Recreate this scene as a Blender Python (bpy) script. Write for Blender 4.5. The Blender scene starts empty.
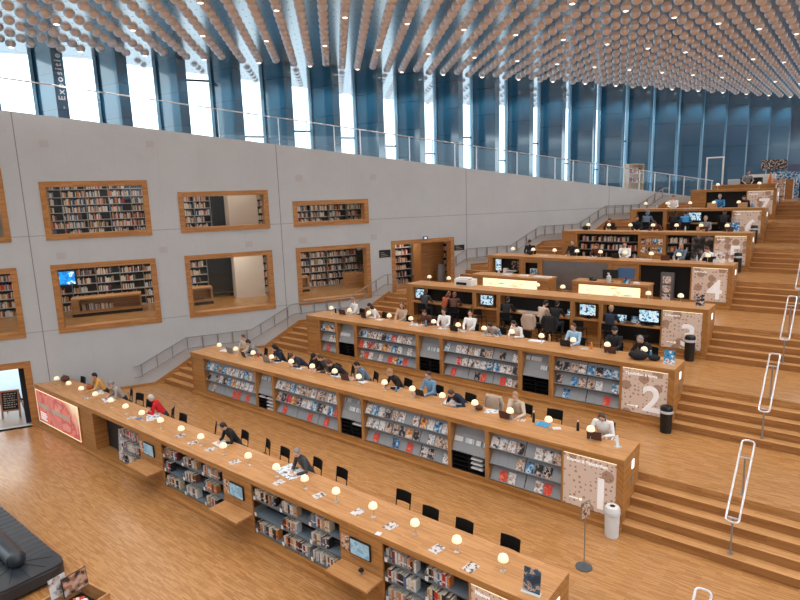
import bpy, bmesh, math, random
import numpy as np
from mathutils import Vector, Matrix
random.seed(7)
R = random.Random(11)
SC = bpy.context.scene
COL = SC.collection
PI = math.pi

# ------------------------------------------------------------------ materials
def lin(c):
    c = c / 255.0
    return c / 12.92 if c <= 0.04045 else ((c + 0.055) / 1.055) ** 2.4
def rgb(r, g, b):
    return (lin(r), lin(g), lin(b), 1.0)
MATS = {}
def newmat(name):
    m = bpy.data.materials.new(name)
    m.use_nodes = True
    nt = m.node_tree
    b = nt.nodes['Principled BSDF']
    MATS[name] = m
    return m, nt, b
def plain(name, col, rough=0.5, metal=0.0, emit=None, es=0.0, spec=0.5, noise=0.0, nscale=8.0):
    if name in MATS:
        return MATS[name]
    m, nt, b = newmat(name)
    b.inputs['Roughness'].default_value = rough
    b.inputs['Metallic'].default_value = metal
    b.inputs['Specular IOR Level'].default_value = spec
    if noise > 0:
        tc = nt.nodes.new('ShaderNodeTexCoord')
        n = nt.nodes.new('ShaderNodeTexNoise'); n.inputs['Scale'].default_value = nscale
        n.inputs['Detail'].default_value = 4
        nt.links.new(tc.outputs['Object'], n.inputs['Vector'])
        mx = nt.nodes.new('ShaderNodeMix'); mx.data_type = 'RGBA'
        c2 = tuple(max(0, x * (1 - noise)) for x in col[:3]) + (1,)
        c1 = tuple(min(1, x * (1 + noise)) for x in col[:3]) + (1,)
        mx.inputs[6].default_value = c1; mx.inputs[7].default_value = c2
        nt.links.new(n.outputs['Fac'], mx.inputs[0])
        nt.links.new(mx.outputs[2], b.inputs['Base Color'])
    else:
        b.inputs['Base Color'].default_value = col
    if emit is not None:
        b.inputs['Emission Color'].default_value = emit
        b.inputs['Emission Strength'].default_value = es
    return m
def nd(nt, t, **kw):
    n = nt.nodes.new(t)
    for k, v in kw.items():
        setattr(n, k, v)
    return n
def mth(nt, op, a, b=None, c=None):
    n = nt.nodes.new('ShaderNodeMath'); n.operation = op
    for i, x in enumerate((a, b, c)):
        if x is None: continue
        if isinstance(x, (int, float)): n.inputs[i].default_value = x
        else: nt.links.new(x, n.inputs[i])
    return n.outputs[0]
def mixc(nt, fac, a, b):
    n = nt.nodes.new('ShaderNodeMix'); n.data_type = 'RGBA'
    for i, x in ((0, fac), (6, a), (7, b)):
        if isinstance(x, (int, float, tuple)): n.inputs[i].default_value = x
        else: nt.links.new(x, n.inputs[i])
    return n.outputs[2]
def xyz(nt):
    tc = nt.nodes.new('ShaderNodeTexCoord')
    s = nt.nodes.new('ShaderNodeSeparateXYZ')
    nt.links.new(tc.outputs['Object'], s.inputs[0])
    return s.outputs
def comb(nt, u, v, w=0.0):
    c = nt.nodes.new('ShaderNodeCombineXYZ')
    for i, x in enumerate((u, v, w)):
        if isinstance(x, (int, float)): c.inputs[i].default_value = x
        else: nt.links.new(x, c.inputs[i])
    return c.outputs[0]
def wood(name, c1, c2, grain='x', strip=0.045, length=0.7, rough=0.42, streak=0.35, spec=0.5):
    """small oak strips glued side by side, running along one axis"""
    m, nt, b = newmat(name)
    o = xyz(nt)
    if grain == 'x': u, v = o[0], mth(nt, 'ADD', o[1], o[2])
    elif grain == 'y': u, v = o[1], mth(nt, 'ADD', o[0], o[2])
    else: u, v = o[2], mth(nt, 'ADD', o[0], o[1])
    br = nt.nodes.new('ShaderNodeTexBrick')
    br.offset = 0.37; br.offset_frequency = 2
    br.inputs['Scale'].default_value = 1.0
    br.inputs['Mortar Size'].default_value = 0.0
    br.inputs['Mortar Smooth'].default_value = 0.0
    br.inputs['Brick Width'].default_value = length
    br.inputs['Row Height'].default_value = strip
    br.inputs['Color1'].default_value = c1
    br.inputs['Color2'].default_value = c2
    nt.links.new(comb(nt, u, v), br.inputs['Vector'])
    n = nt.nodes.new('ShaderNodeTexNoise'); n.inputs['Scale'].default_value = 1.0
    n.inputs['Detail'].default_value = 5
    nt.links.new(comb(nt, mth(nt, 'MULTIPLY', u, 1.3), mth(nt, 'MULTIPLY', v, 26.0)), n.inputs['Vector'])
    g = mth(nt, 'MULTIPLY_ADD', n.outputs['Fac'], streak, 1.0 - streak * 0.5)
    vm = nt.nodes.new('ShaderNodeVectorMath'); vm.operation = 'SCALE'
    nt.links.new(br.outputs['Color'], vm.inputs[0]); nt.links.new(g, vm.inputs['Scale'])
    nt.links.new(vm.outputs[0], b.inputs['Base Color'])
    b.inputs['Roughness'].default_value = rough
    b.inputs['Specular IOR Level'].default_value = spec
    return m
OAK1, OAK2 = rgb(206, 150, 92), rgb(178, 118, 62)
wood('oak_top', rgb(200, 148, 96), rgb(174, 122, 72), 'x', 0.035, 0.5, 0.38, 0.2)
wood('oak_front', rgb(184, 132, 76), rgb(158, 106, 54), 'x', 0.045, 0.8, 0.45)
wood('oak_upright', rgb(188, 136, 80), rgb(162, 110, 58), 'z', 0.045, 0.8, 0.45)
wood('oak_side', rgb(184, 128, 70), rgb(160, 106, 52), 'y', 0.045, 0.8, 0.45)
wood('oak_dark', rgb(176, 116, 62), rgb(150, 94, 46), 'x', 0.045, 0.8, 0.5)
wood('oak_floor', rgb(188, 139, 88), rgb(160, 111, 64), 'x', 0.03, 0.30, 0.24, 0.14)
wood('oak_riser_shaded', rgb(168, 116, 66), rgb(144, 94, 50), 'x', 0.04, 0.9, 0.45)  # stair oak for the risers, their shade put into the colour
wood('oak_tread_lit', rgb(202, 152, 100), rgb(176, 128, 78), 'x', 0.04, 0.5, 0.35, 0.15)  # stair oak for the treads, lightened as if lit from above
wood('oak_frame', rgb(186, 132, 76), rgb(160, 106, 54), 'x', 0.05, 0.6, 0.5)
wood('birch', rgb(226, 206, 186), rgb(214, 190, 168), 'z', 0.08, 1.2, 0.5, 0.15)
plain('recess_dark', rgb(40, 38, 38), 0.7)
plain('panel_black', rgb(34, 34, 35), 0.6, spec=0.3)
plain('black_plastic', rgb(26, 26, 28), 0.4)
plain('black_chair', rgb(14, 13, 13), 0.5, spec=0.25)
plain('stand_base', rgb(74, 80, 86), 0.4)
plain('lobby_floor', rgb(158, 138, 122), 0.4)
plain('black_leather', rgb(44, 49, 56), 0.32, noise=0.25, nscale=14)
plain('shelf_steel', rgb(126, 140, 152), 0.4, 0.2)
plain('rack_grey', rgb(154, 156, 159), 0.5, 0.0)
plain('rack_dark', rgb(24, 24, 26), 0.6)
plain('steel', rgb(214, 214, 218), 0.3, 0.35)
plain('rail_steel', rgb(150, 146, 144), 0.35, 0.4)
plain('steel_dull', rgb(150, 148, 146), 0.35, 0.5)
plain('brushed_grey', rgb(140, 141, 144), 0.38, 0.7, noise=0.25, nscale=0.9)
plain('white_paint', rgb(236, 234, 230), 0.4)
plain('white_paper', rgb(222, 222, 224), 0.6)
plain('grey_print', rgb(120, 118, 120), 0.6)
plain('pages', rgb(226, 216, 198), 0.7)
plain('screen_frame', rgb(20, 20, 22), 0.3)
plain('lamp_metal', rgb(214, 208, 200), 0.3, 0.8)
plain('lamp_glow', rgb(236, 218, 180), 0.4, emit=(1.0, 0.86, 0.62, 1), es=0.55)
plain('plate_glow', rgb(240, 245, 250), 0.4, emit=(1, 1, 1, 1), es=1.1)
plain('trash_black', rgb(22, 22, 23), 0.35)
plain('trash_grey', rgb(222, 222, 222), 0.4)
plain('bin_bag', rgb(200, 202, 206), 0.3)
plain('plaster', rgb(214, 200, 186), 0.8)
plain('plaster_grey', rgb(176, 178, 180), 0.8)
plain('chalk', rgb(200, 190, 180), 0.9)
plain('slate', rgb(30, 28, 28), 0.7)
plain('pink_wood', rgb(196, 136, 106), 0.5)
plain('glow_warm', rgb(255, 236, 190), 0.5, emit=(1.0, 0.83, 0.56, 1), es=0.85)
plain('glow_cool', rgb(210, 225, 240), 0.5, emit=(0.75, 0.85, 0.95, 1), es=0.8)
plain('downlight_glow', rgb(255, 244, 225), 0.4, emit=(1.0, 0.9, 0.78, 1), es=4.0)
plain('digit_white', rgb(236, 230, 228), 0.5, emit=(1.0, 0.94, 0.92, 1), es=0.25)
plain('letter_white', rgb(250, 250, 250), 0.5, emit=(1, 1, 1, 1), es=0.35)
plain('letter_fin', rgb(215, 225, 232), 0.5)
plain('outdoor_paving', rgb(190, 196, 200), 0.8, noise=0.1, nscale=3)
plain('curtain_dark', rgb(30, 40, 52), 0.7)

def concrete():
    m, nt, b = newmat('concrete')
    o = xyz(nt)      # local: x along the wall, y into it, z up
    n = nt.nodes.new('ShaderNodeTexNoise'); n.inputs['Scale'].default_value = 0.6; n.inputs['Detail'].default_value = 8
    n.inputs['Roughness'].default_value = 0.65
    tc = nt.nodes.new('ShaderNodeTexCoord'); nt.links.new(tc.outputs['Object'], n.inputs['Vector'])
    n2 = nt.nodes.new('ShaderNodeTexNoise'); n2.inputs['Scale'].default_value = 14; n2.inputs['Detail'].default_value = 3
    nt.links.new(tc.outputs['Object'], n2.inputs['Vector'])
    base = mixc(nt, n.outputs['Fac'], rgb(205, 209, 212), rgb(180, 184, 188))
    base = mixc(nt, mth(nt, 'MULTIPLY', n2.outputs['Fac'], 0.25), base, rgb(150, 150, 152))
    # casting joints: upright every 9.45 m (fine ones every 2.36 m), level at two heights
    def line(val, w):
        return mth(nt, 'LESS_THAN', mth(nt, 'ABSOLUTE', val), w)
    j = mth(nt, 'ADD', o[0], -0.53)
    fr = mth(nt, 'MULTIPLY', mth(nt, 'SUBTRACT', mth(nt, 'FRACT', mth(nt, 'ADD', mth(nt, 'DIVIDE', j, 9.45), 0.5)), 0.5), 9.45)
    fr2 = mth(nt, 'MULTIPLY', mth(nt, 'SUBTRACT', mth(nt, 'FRACT', mth(nt, 'ADD', mth(nt, 'DIVIDE', j, 1.575), 0.5)), 0.5), 1.575)
    l1 = line(fr, 0.016)
    l2 = mth(nt, 'MAXIMUM', line(mth(nt, 'ADD', o[2], -7.33), 0.018), line(mth(nt, 'ADD', o[2], -3.70), 0.018))
    l3 = mth(nt, 'MULTIPLY', line(fr2, 0.012), 0.08)
    ll = mth(nt, 'MAXIMUM', mth(nt, 'MAXIMUM', l1, mth(nt, 'MULTIPLY', l2, 0.55)), l3)
    col = mixc(nt, mth(nt, 'MULTIPLY', ll, 0.75), base, rgb(96, 94, 94))
    nt.links.new(col, b.inputs['Base Color'])
    b.inputs['Roughness'].default_value = 0.6
concrete()

def fin_mat():
    m, nt, b = newmat('fin_blue')
    o = xyz(nt)
    fr = mth(nt, 'ABSOLUTE', mth(nt, 'SUBTRACT', mth(nt, 'FRACT', mth(nt, 'DIVIDE', mth(nt, 'ADD', o[2], 0.2), 1.42)), 0.5))
    ln = mth(nt, 'GREATER_THAN', fr, 0.492)
    n = nt.nodes.new('ShaderNodeTexNoise'); n.inputs['Scale'].default_value = 1.2
    tc = nt.nodes.new('ShaderNodeTexCoord'); nt.links.new(tc.outputs['Object'], n.inputs['Vector'])
    base = mixc(nt, n.outputs['Fac'], rgb(40, 90, 116), rgb(50, 102, 128))
    nt.links.new(mixc(nt, ln, base, rgb(14, 28, 40)), b.inputs['Base Color'])
    b.inputs['Roughness'].default_value = 0.4
    b.inputs['Coat Weight'].default_value = 1.0; b.inputs['Coat IOR'].default_value = 2.1; b.inputs['Coat Roughness'].default_value = 0.08
    b.inputs['Coat Tint'].default_value = (0.66, 0.9, 1.0, 1)
fin_mat()
plain('mullion', rgb(140, 184, 210), 0.35, 0.1)

def ceil_mat():
    m, nt, b = newmat('ceiling_metal')
    o = xyz(nt)      # local x along the facade, y into the hall
    c = 0.2405
    s = mth(nt, 'ADD', o[0], -1.2); t = mth(nt, 'ADD', o[1], 2.39)
    k = 1.0 / (10 * c)
    i = mth(nt, 'MULTIPLY', mth(nt, 'ADD', s, mth(nt, 'MULTIPLY', t, 3.0)), k)
    j = mth(nt, 'MULTIPLY', mth(nt, 'SUBTRACT', mth(nt, 'MULTIPLY', s, 3.0), t), k)
    fi = mth(nt, 'SUBTRACT', mth(nt, 'FRACT', i), 0.5); fj = mth(nt, 'SUBTRACT', mth(nt, 'FRACT', j), 0.5)
    d = mth(nt, 'SQRT', mth(nt, 'ADD', mth(nt, 'MULTIPLY', fi, fi), mth(nt, 'MULTIPLY', fj, fj)))
    hole = mth(nt, 'LESS_THAN', d, 0.045)
    nt.links.new(mixc(nt, hole, rgb(226, 222, 218), rgb(40, 38, 38)), b.inputs['Base Color'])
    b.inputs['Metallic'].default_value = 0.95
    b.inputs['Roughness'].default_value = 0.21
ceil_mat()
plain('disc_metal', rgb(238, 228, 226), 0.33, 0.85)

def glass_mat():
    m = bpy.data.materials.new('clear_glass'); m.use_nodes = True; MATS['clear_glass'] = m
    nt = m.node_tree; nt.nodes.clear()
    out = nd(nt, 'ShaderNodeOutputMaterial')
    tr = nd(nt, 'ShaderNodeBsdfTransparent'); tr.inputs[0].default_value = (0.95, 0.98, 0.985, 1)
    gl = nd(nt, 'ShaderNodeBsdfGlossy'); gl.inputs['Roughness'].default_value = 0.02
    lw = nd(nt, 'ShaderNodeLayerWeight'); lw.inputs[0].default_value = 0.5
    fr = mth(nt, 'MULTIPLY_ADD', mth(nt, 'POWER', lw.outputs['Facing'], 5.0), 0.45, 0.022)
    mx = nd(nt, 'ShaderNodeMixShader')
    nt.links.new(fr, mx.inputs[0]); nt.links.new(tr.outputs[0], mx.inputs[1]); nt.links.new(gl.outputs[0], mx.inputs[2])
    nt.links.new(mx.outputs[0], out.inputs[0])
glass_mat()

def sign_mat():
    """backlit printed board: pale rosy ground, brown ringed discs and dots"""
    m, nt, b = newmat('sign_print')
    o = xyz(nt)
    info = nd(nt, 'ShaderNodeObjectInfo')
    off = mth(nt, 'MULTIPLY', info.outputs['Random'], 30.0)
    v = comb(nt, o[0], mth(nt, 'ADD', o[2], off), off)
    def vor(scale, rnd=1.0):
        n = nd(nt, 'ShaderNodeTexVoronoi'); n.voronoi_dimensions = '2D'
        n.inputs['Scale'].default_value = scale; n.inputs['Randomness'].default_value = rnd
        nt.links.new(v, n.inputs['Vector']); return n
    big = vor(2.6, 0.8); small = vor(8.5, 0.55)
    dd = mth(nt, 'LESS_THAN', big.outputs['Distance'], 0.36)
    sep = nd(nt, 'ShaderNodeSeparateColor'); nt.links.new(big.outputs['Color'], sep.inputs[0])
    dd = mth(nt, 'MULTIPLY', dd, mth(nt, 'GREATER_THAN', sep.outputs[0], 0.42))
    ring = mth(nt, 'GREATER_THAN', mth(nt, 'SINE', mth(nt, 'MULTIPLY', big.outputs['Distance'], 55.0)), 0.0)
    sep2 = nd(nt, 'ShaderNodeSeparateColor'); nt.links.new(small.outputs['Color'], sep2.inputs[0])
    rad = mth(nt, 'MULTIPLY_ADD', sep2.outputs[1], 0.22, 0.10)
    dot = mth(nt, 'MULTIPLY', mth(nt, 'LESS_THAN', small.outputs['Distance'], rad), mth(nt, 'GREATER_THAN', sep2.outputs[0], 0.3))
    dot2 = mth(nt, 'LESS_THAN', small.outputs['Distance'], 0.09)
    c = mixc(nt, dd, rgb(208, 184, 168), rgb(172, 140, 120))
    c = mixc(nt, mth(nt, 'MULTIPLY', mth(nt, 'MULTIPLY', dd, ring), 0.35), c, rgb(120, 86, 68))
    c = mixc(nt, mth(nt, 'MULTIPLY', dot, 0.65), c, rgb(150, 108, 84))
    c = mixc(nt, mth(nt, 'MULTIPLY', mth(nt, 'MULTIPLY', dot2, dot), 0.8), c, rgb(92, 58, 44))
    nt.links.new(c, b.inputs['Base Color']); nt.links.new(c, b.inputs['Emission Color'])
    b.inputs['Emission Strength'].default_value = 0.2
sign_mat()

def poster_mat(name, ramp, scale=3.0, emit=0.0, axes='xz', detail=3.0, interp='CONSTANT', rough=0.5):
    """printed picture: blotches of a few inks, different on every object"""
    if name in MATS: return MATS[name]
    m, nt, b = newmat(name)
    o = xyz(nt)
    info = nd(nt, 'ShaderNodeObjectInfo')
    off = mth(nt, 'MULTIPLY', info.outputs['Random'], 60.0)
    n = nd(nt, 'ShaderNodeTexNoise'); n.inputs['Scale'].default_value = scale; n.inputs['Detail'].default_value = detail
    if axes == 'xz': vec = comb(nt, o[0], mth(nt, 'MULTIPLY', o[2], 1.0), off)
    elif axes == 'yz': vec = comb(nt, o[1], o[2], off)
    else: vec = comb(nt, o[0], o[1], off)
    nt.links.new(vec, n.inputs['Vector'])
    cr = nd(nt, 'ShaderNodeValToRGB'); cr.color_ramp.interpolation = interp
    els = cr.color_ramp.elements
    while len(els) < len(ramp): els.new(0.5)
    for e, (p, c) in zip(els, ramp): e.position = p; e.color = c
    nt.links.new(n.outputs['Fac'], cr.inputs[0])
    nt.links.new(cr.outputs[0], b.inputs['Base Color'])
    b.inputs['Roughness'].default_value = rough
    if emit:
        nt.links.new(cr.outputs[0], b.inputs['Emission Color']); b.inputs['Emission Strength'].default_value = emit
    return m
W_ = rgb(232, 230, 228)
poster_mat('cover_white', [(0, rgb(70, 66, 70)), (.38, rgb(206, 170, 150)), (.46, W_), (.60, rgb(150, 160, 172)), (.66, W_)], 9)
poster_mat('cover_blue', [(0, rgb(30, 50, 84)), (.40, rgb(70, 130, 180)), (.50, rgb(150, 190, 214)), (.58, W_), (.66, rgb(50, 80, 120))], 9)
poster_mat('cover_dark', [(0, rgb(24, 22, 24)), (.44, rgb(60, 56, 60)), (.52, rgb(190, 150, 130)), (.60, rgb(220, 216, 210)), (.64, rgb(40, 38, 42))], 9)
poster_mat('cover_orange', [(0, rgb(120, 60, 30)), (.40, rgb(222, 140, 60)), (.52, rgb(238, 190, 120)), (.60, W_), (.66, rgb(190, 90, 40))], 9)
poster_mat('cover_red', [(0, rgb(150, 30, 30)), (.42, rgb(220, 56, 52)), (.56, rgb(240, 200, 180)), (.62, rgb(216, 50, 48))], 9)
poster_mat('cover_tan', [(0, rgb(90, 64, 50)), (.42, rgb(196, 160, 136)), (.52, rgb(224, 206, 190)), (.60, rgb(140, 110, 96))], 9)
poster_mat('card_red', [(0, rgb(226, 66, 48)), (.52, rgb(232, 80, 60)), (.60, rgb(240, 170, 110)), (.64, rgb(228, 70, 50))], 14)
poster_mat('leaflet', [(0, rgb(60, 56, 58)), (.40, rgb(150, 130, 124)), (.47, rgb(206, 204, 204))], 16, axes='xy')
poster_mat('newsprint', [(0, rgb(70, 90, 105)), (.40, rgb(170, 185, 195)), (.48, rgb(228, 230, 232)), (.62, rgb(190, 198, 204))], 12, axes='xy')
poster_mat('kiosk_screen', [(0, rgb(120, 160, 184)), (.46, rgb(150, 188, 208)), (.58, rgb(140, 176, 196))], 5, emit=0.25)
poster_mat('monitor_screen', [(0, rgb(40, 70, 96)), (.42, rgb(130, 180, 206)), (.50, rgb(214, 232, 240)), (.62, rgb(90, 130, 156))], 9, emit=0.75)
poster_mat('tv_screen', [(0, rgb(10, 110, 190)), (.45, rgb(20, 150, 230)), (.58, rgb(235, 235, 235)), (.66, rgb(20, 140, 220))], 4, emit=1.0)
poster_mat('portrait_print', [(0, rgb(34, 32, 32)), (.42, rgb(70, 68, 68)), (.50, rgb(120, 116, 114)), (.58, rgb(190, 184, 180)), (.66, rgb(50, 48, 48))], 3.2)
poster_mat('blue_poster', [(0, rgb(38, 54, 70)), (.48, rgb(62, 86, 106)), (.60, rgb(190, 160, 140)), (.66, rgb(60, 80, 100))], 7)
poster_mat('sky_poster', [(0, rgb(40, 40, 44)), (.38, rgb(60, 150, 200)), (.55, rgb(232, 236, 240)), (.64, rgb(214, 120, 96))], 8)
poster_mat('face_poster', [(0, rgb(60, 44, 38)), (.40, rgb(176, 130, 104)), (.50, rgb(170, 172, 176)), (.60, rgb(206, 206, 208))], 4)

poster_mat('framed_print', [(0, rgb(52, 44, 42)), (.40, rgb(150, 108, 88)), (.48, rgb(196, 152, 128)), (.54, rgb(170, 172, 178)), (.62, rgb(196, 198, 202))], 5, axes='yz', detail=1.0)
poster_mat('sheet_print', [(0, rgb(120, 110, 108)), (.40, rgb(190, 178, 172)), (.50, rgb(216, 214, 214))], 9, axes='yz')
def lightbox_mat():
    m, nt, b = newmat('lightbox_print')
    o = xyz(nt)
    n = nd(nt, 'ShaderNodeTexNoise'); n.inputs['Scale'].default_value = 1.1; n.inputs['Detail'].default_value = 3
    nt.links.new(comb(nt, o[0], o[2], 3.3), n.inputs['Vector'])
    cr = nd(nt, 'ShaderNodeValToRGB'); cr.color_ramp.interpolation = 'CONSTANT'
    ramp = [(0, rgb(170, 126, 108)), (.36, rgb(200, 120, 112)), (.45, rgb(218, 122, 108)), (.52, rgb(192, 96, 88)), (.58, rgb(212, 140, 132)), (.64, rgb(226, 160, 116)), (.72, rgb(244, 214, 170))]
    els = cr.color_ramp.elements
    while len(els) < len(ramp): els.new(0.5)
    for e, (p, c) in zip(els, ramp): e.position = p; e.color = c
    nt.links.new(n.outputs['Fac'], cr.inputs[0])
    # pale flare towards the upper right corner and along the lit rim of the print
    rt = mth(nt, 'MULTIPLY', mth(nt, 'SUBTRACT', mth(nt, 'ADD', o[0], mth(nt, 'MULTIPLY', o[2], 1.6)), 4.35), 0.9)
    n2 = mth(nt, 'ADD', rt, mth(nt, 'MULTIPLY', mth(nt, 'SUBTRACT', n.outputs['Fac'], 0.5), 1.2))
    cl = nd(nt, 'ShaderNodeClamp'); nt.links.new(n2, cl.inputs[0])
    c = mixc(nt, cl.outputs[0], cr.outputs[0], rgb(255, 232, 190))
    nt.links.new(c, b.inputs['Base Color']); nt.links.new(c, b.inputs['Emission Color'])
    b.inputs['Emission Strength'].default_value = 0.42
lightbox_mat()

CLOTH = {}
def cloth(name, r, g, b):
    CLOTH[name] = plain('cloth_' + name, rgb(r, g, b), 0.85, noise=0.18, nscale=22)
for a in [('black', 30, 29, 32), ('navy', 34, 42, 60), ('white', 242, 239, 236), ('beige', 196, 172, 152), ('grey', 136, 138, 142), ('greyblue', 104, 122, 140),
          ('red', 196, 20, 32), ('tan', 212, 160, 90), ('denim', 112, 148, 176), ('brown', 92, 58, 46), ('rust', 168, 84, 46), ('lightblue', 164, 200, 226),
          ('plaid', 168, 160, 156), ('darkgrey', 66, 66, 70), ('trouser', 46, 50, 60), ('oat', 206, 188, 168), ('skyblue', 60, 140, 196)]:
    cloth(*a)
plain('skin', rgb(212, 164, 140), 0.55)
plain('skin_dark', rgb(120, 82, 64), 0.55)
plain('eye', rgb(40, 30, 26), 0.4)
plain('lips', rgb(176, 104, 96), 0.5)
plain('shoe', rgb(40, 38, 38), 0.5)
for nme, c in (('black', (30, 27, 27)), ('brown', (82, 56, 42)), ('auburn', (120, 66, 40)), ('blond', (168, 132, 98)), ('grey', (140, 136, 134)), ('white', (206, 200, 194))):
    plain('hair_' + nme, rgb(*c), 0.6, noise=0.25, nscale=40)
M = MATS

# ------------------------------------------------------------------ mesh building
class MB:
    def __init__(s): s.v = []; s.f = []; s.m = []
    def add(s, vs, fs, mi=0):
        k = len(s.v); s.v += [tuple(v) for v in vs]
        for f in fs: s.f.append([k + i for i in f]); s.m.append(mi)
        return s
    def box(s, x0, x1, y0, y1, z0, z1, mi=0):
        return s.add([(x0,y0,z0),(x1,y0,z0),(x1,y1,z0),(x0,y1,z0),(x0,y0,z1),(x1,y0,z1),(x1,y1,z1),(x0,y1,z1)],
                     [(0,3,2,1),(4,5,6,7),(0,1,5,4),(1,2,6,5),(2,3,7,6),(3,0,4,7)], mi)
    def obox(s, c, ax, ay, az, mi=0):
        """box from centre and three half-axis vectors"""
        c, ax, ay, az = map(Vector, (c, ax, ay, az))
        vs = [c+sx*ax+sy*ay+sz*az for sz in (-1,1) for sx,sy in ((-1,-1),(1,-1),(1,1),(-1,1))]
        return s.add(vs, [(0,3,2,1),(4,5,6,7),(0,1,5,4),(1,2,6,5),(2,3,7,6),(3,0,4,7)], mi)
    def prism(s, poly, a, b, axis='z', mi=0):
        """polygon swept between a and b along an axis; poly in the other two axes (cyclic order)"""
        n = len(poly)
        def P(p, h): return {'z': (p[0],p[1],h), 'x': (h,p[0],p[1]), 'y': (p[0],h,p[1])}[axis]
        vs = [P(p,a) for p in poly] + [P(p,b) for p in poly]
        fs = [tuple(range(n-1,-1,-1)), tuple(range(n,2*n))] + [(i,(i+1)%n,n+(i+1)%n,n+i) for i in range(n)]
        return s.add(vs, fs, mi)
    def lathe(s, prof, seg=16, c=(0,0,0), mi=0, close=True):
        """profile [(r,z)] about the z axis, bottom to top"""
        vs = []; fs = []
        n = len(prof)
        for r, z in prof:
            for k in range(seg):
                a = 2*PI*k/seg; vs.append((c[0]+r*math.cos(a), c[1]+r*math.sin(a), c[2]+z))
        for i in range(n-1):
            for k in range(seg):
                k2 = (k+1) % seg
                fs.append((i*seg+k, i*seg+k2, (i+1)*seg+k2, (i+1)*seg+k))
        if close:
            fs.append(tuple(range(seg-1,-1,-1))); fs.append(tuple((n-1)*seg+k for k in range(seg)))
        return s.add(vs, fs, mi)
    def tube(s, pts, r, seg=8, mi=0, closed=False, scale=None):
        pts = [Vector(p) for p in pts]; n = len(pts)
        rs = r if isinstance(r, (list, tuple)) else [r]*n
        vs = []; up0 = None
        for i, p in enumerate(pts):
            if closed: t = pts[(i+1)%n]-pts[i-1]
            else: t = pts[min(i+1,n-1)]-pts[max(i-1,0)]
            t.normalize()
            if up0 is None:
                up0 = Vector((1,0,0)) if abs(t.x) < 0.8 else Vector((0,1,0))
            a = (up0 - t*up0.dot(t)).normalized(); b = t.cross(a); up0 = a
            sx, sy = scale if scale else (1,1)
            for k in range(seg):
                th = 2*PI*k/seg
                vs.append(p + a*(rs[i]*sx*math.cos(th)) + b*(rs[i]*sy*math.sin(th)))
        fs = []
        for i in range(n if closed else n-1):
            j = (i+1) % n
            for k in range(seg):
                k2 = (k+1)%seg
                fs.append((i*seg+k, i*seg+k2, j*seg+k2, j*seg+k))
        if not closed:
            fs.append(tuple(range(seg-1,-1,-1))); fs.append(tuple((n-1)*seg+k for k in range(seg)))
        return s.add(vs, fs, mi)
    def ell(s, c, rx, ry, rz, seg=12, rings=8, mi=0, M3=None):
        c = Vector(c); vs = []; fs = []
        for i in range(rings+1):
            ph = PI*i/rings
            for k in range(seg):
                a = 2*PI*k/seg
                p = Vector((rx*math.sin(ph)*math.cos(a), ry*math.sin(ph)*math.sin(a), -rz*math.cos(ph)))
                vs.append(c + (M3 @ p if M3 else p))
        for i in range(rings):
            for k in range(seg):
                k2 = (k+1)%seg
                fs.append((i*seg+k, i*seg+k2, (i+1)*seg+k2, (i+1)*seg+k))
        return s.add(vs, fs, mi)
    def mesh(s, name, mats, smooth=False):
        me = bpy.data.meshes.new(name)
        me.from_pydata(s.v, [], s.f)
        for m in mats: me.materials.append(M[m] if isinstance(m, str) else m)
        if len(mats) > 1: me.polygons.foreach_set('material_index', s.m)
        bm = bmesh.new(); bm.from_mesh(me)
        bmesh.ops.remove_doubles(bm, verts=bm.verts, dist=1e-5)
        bmesh.ops.recalc_face_normals(bm, faces=bm.faces); bm.to_mesh(me); bm.free()
        if smooth:
            me.polygons.foreach_set('use_smooth', [True]*len(me.polygons))
            me.update()
            try: me.set_sharp_from_angle(angle=math.radians(40))
            except Exception: pass
        me.update()
        return me
    def build(s, name, mats, parent=None, loc=(0,0,0), rz=0.0, smooth=False, bevel=0.0):
        if not isinstance(mats, (list, tuple)): mats = [mats]
        o = bpy.data.objects.new(name, s.mesh(name, mats, smooth)); COL.objects.link(o)
        o.location = loc; o.rotation_euler = (0,0,rz)
        if parent: o.parent = parent
        if bevel:
            b = o.modifiers.new('edge', 'BEVEL'); b.width = bevel; b.segments = 2; b.limit_method = 'ANGLE'
        return o
LABELS = {}
def tag(o, label, cat, group=None, kind=None):
    o['label'] = label; o['category'] = cat
    if group: o['group'] = group
    if kind: o['kind'] = kind
    LABELS.setdefault(label, []).append(o.name)
    return o
def thing(name, label, cat, loc=(0,0,0), rz=0.0, group=None, kind=None):
    o = bpy.data.objects.new(name, None); COL.objects.link(o)
    o.empty_display_size = 0.1
    o.location = loc; o.rotation_euler = (0,0,rz)
    return tag(o, label, cat, group, kind)
def inst(name, me, parent=None, loc=(0,0,0), rot=(0,0,0), scale=None):
    o = bpy.data.objects.new(name, me); COL.objects.link(o)
    o.location = loc; o.rotation_euler = rot
    if scale: o.scale = scale
    if parent: o.parent = parent
    return o
def setmat(o, i, m):
    s = o.material_slots[i]; s.link = 'OBJECT'; s.material = M[m] if isinstance(m, str) else m
def text(name, body, size, mat, parent, loc, rot, extrude=0.004, align='CENTER', spacing=1.0, valign='BOTTOM_BASELINE', bold=0.0, label=None):
    cu = bpy.data.curves.new(name, 'FONT'); cu.body = body; cu.size = size; cu.extrude = extrude
    cu.align_x = align; cu.align_y = valign; cu.offset = bold; cu.space_character = spacing
    cu.materials.append(M[mat])
    tmp = bpy.data.objects.new('tmp', cu); COL.objects.link(tmp)
    me = bpy.data.meshes.new_from_object(tmp.evaluated_get(bpy.context.evaluated_depsgraph_get())); me.name = name
    bpy.data.objects.remove(tmp); bpy.data.curves.remove(cu)
    o = bpy.data.objects.new(name, me); COL.objects.link(o)
    o.location = loc; o.rotation_euler = rot
    if parent: o.parent = parent
    if label: o['label'] = label
    return o
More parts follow.
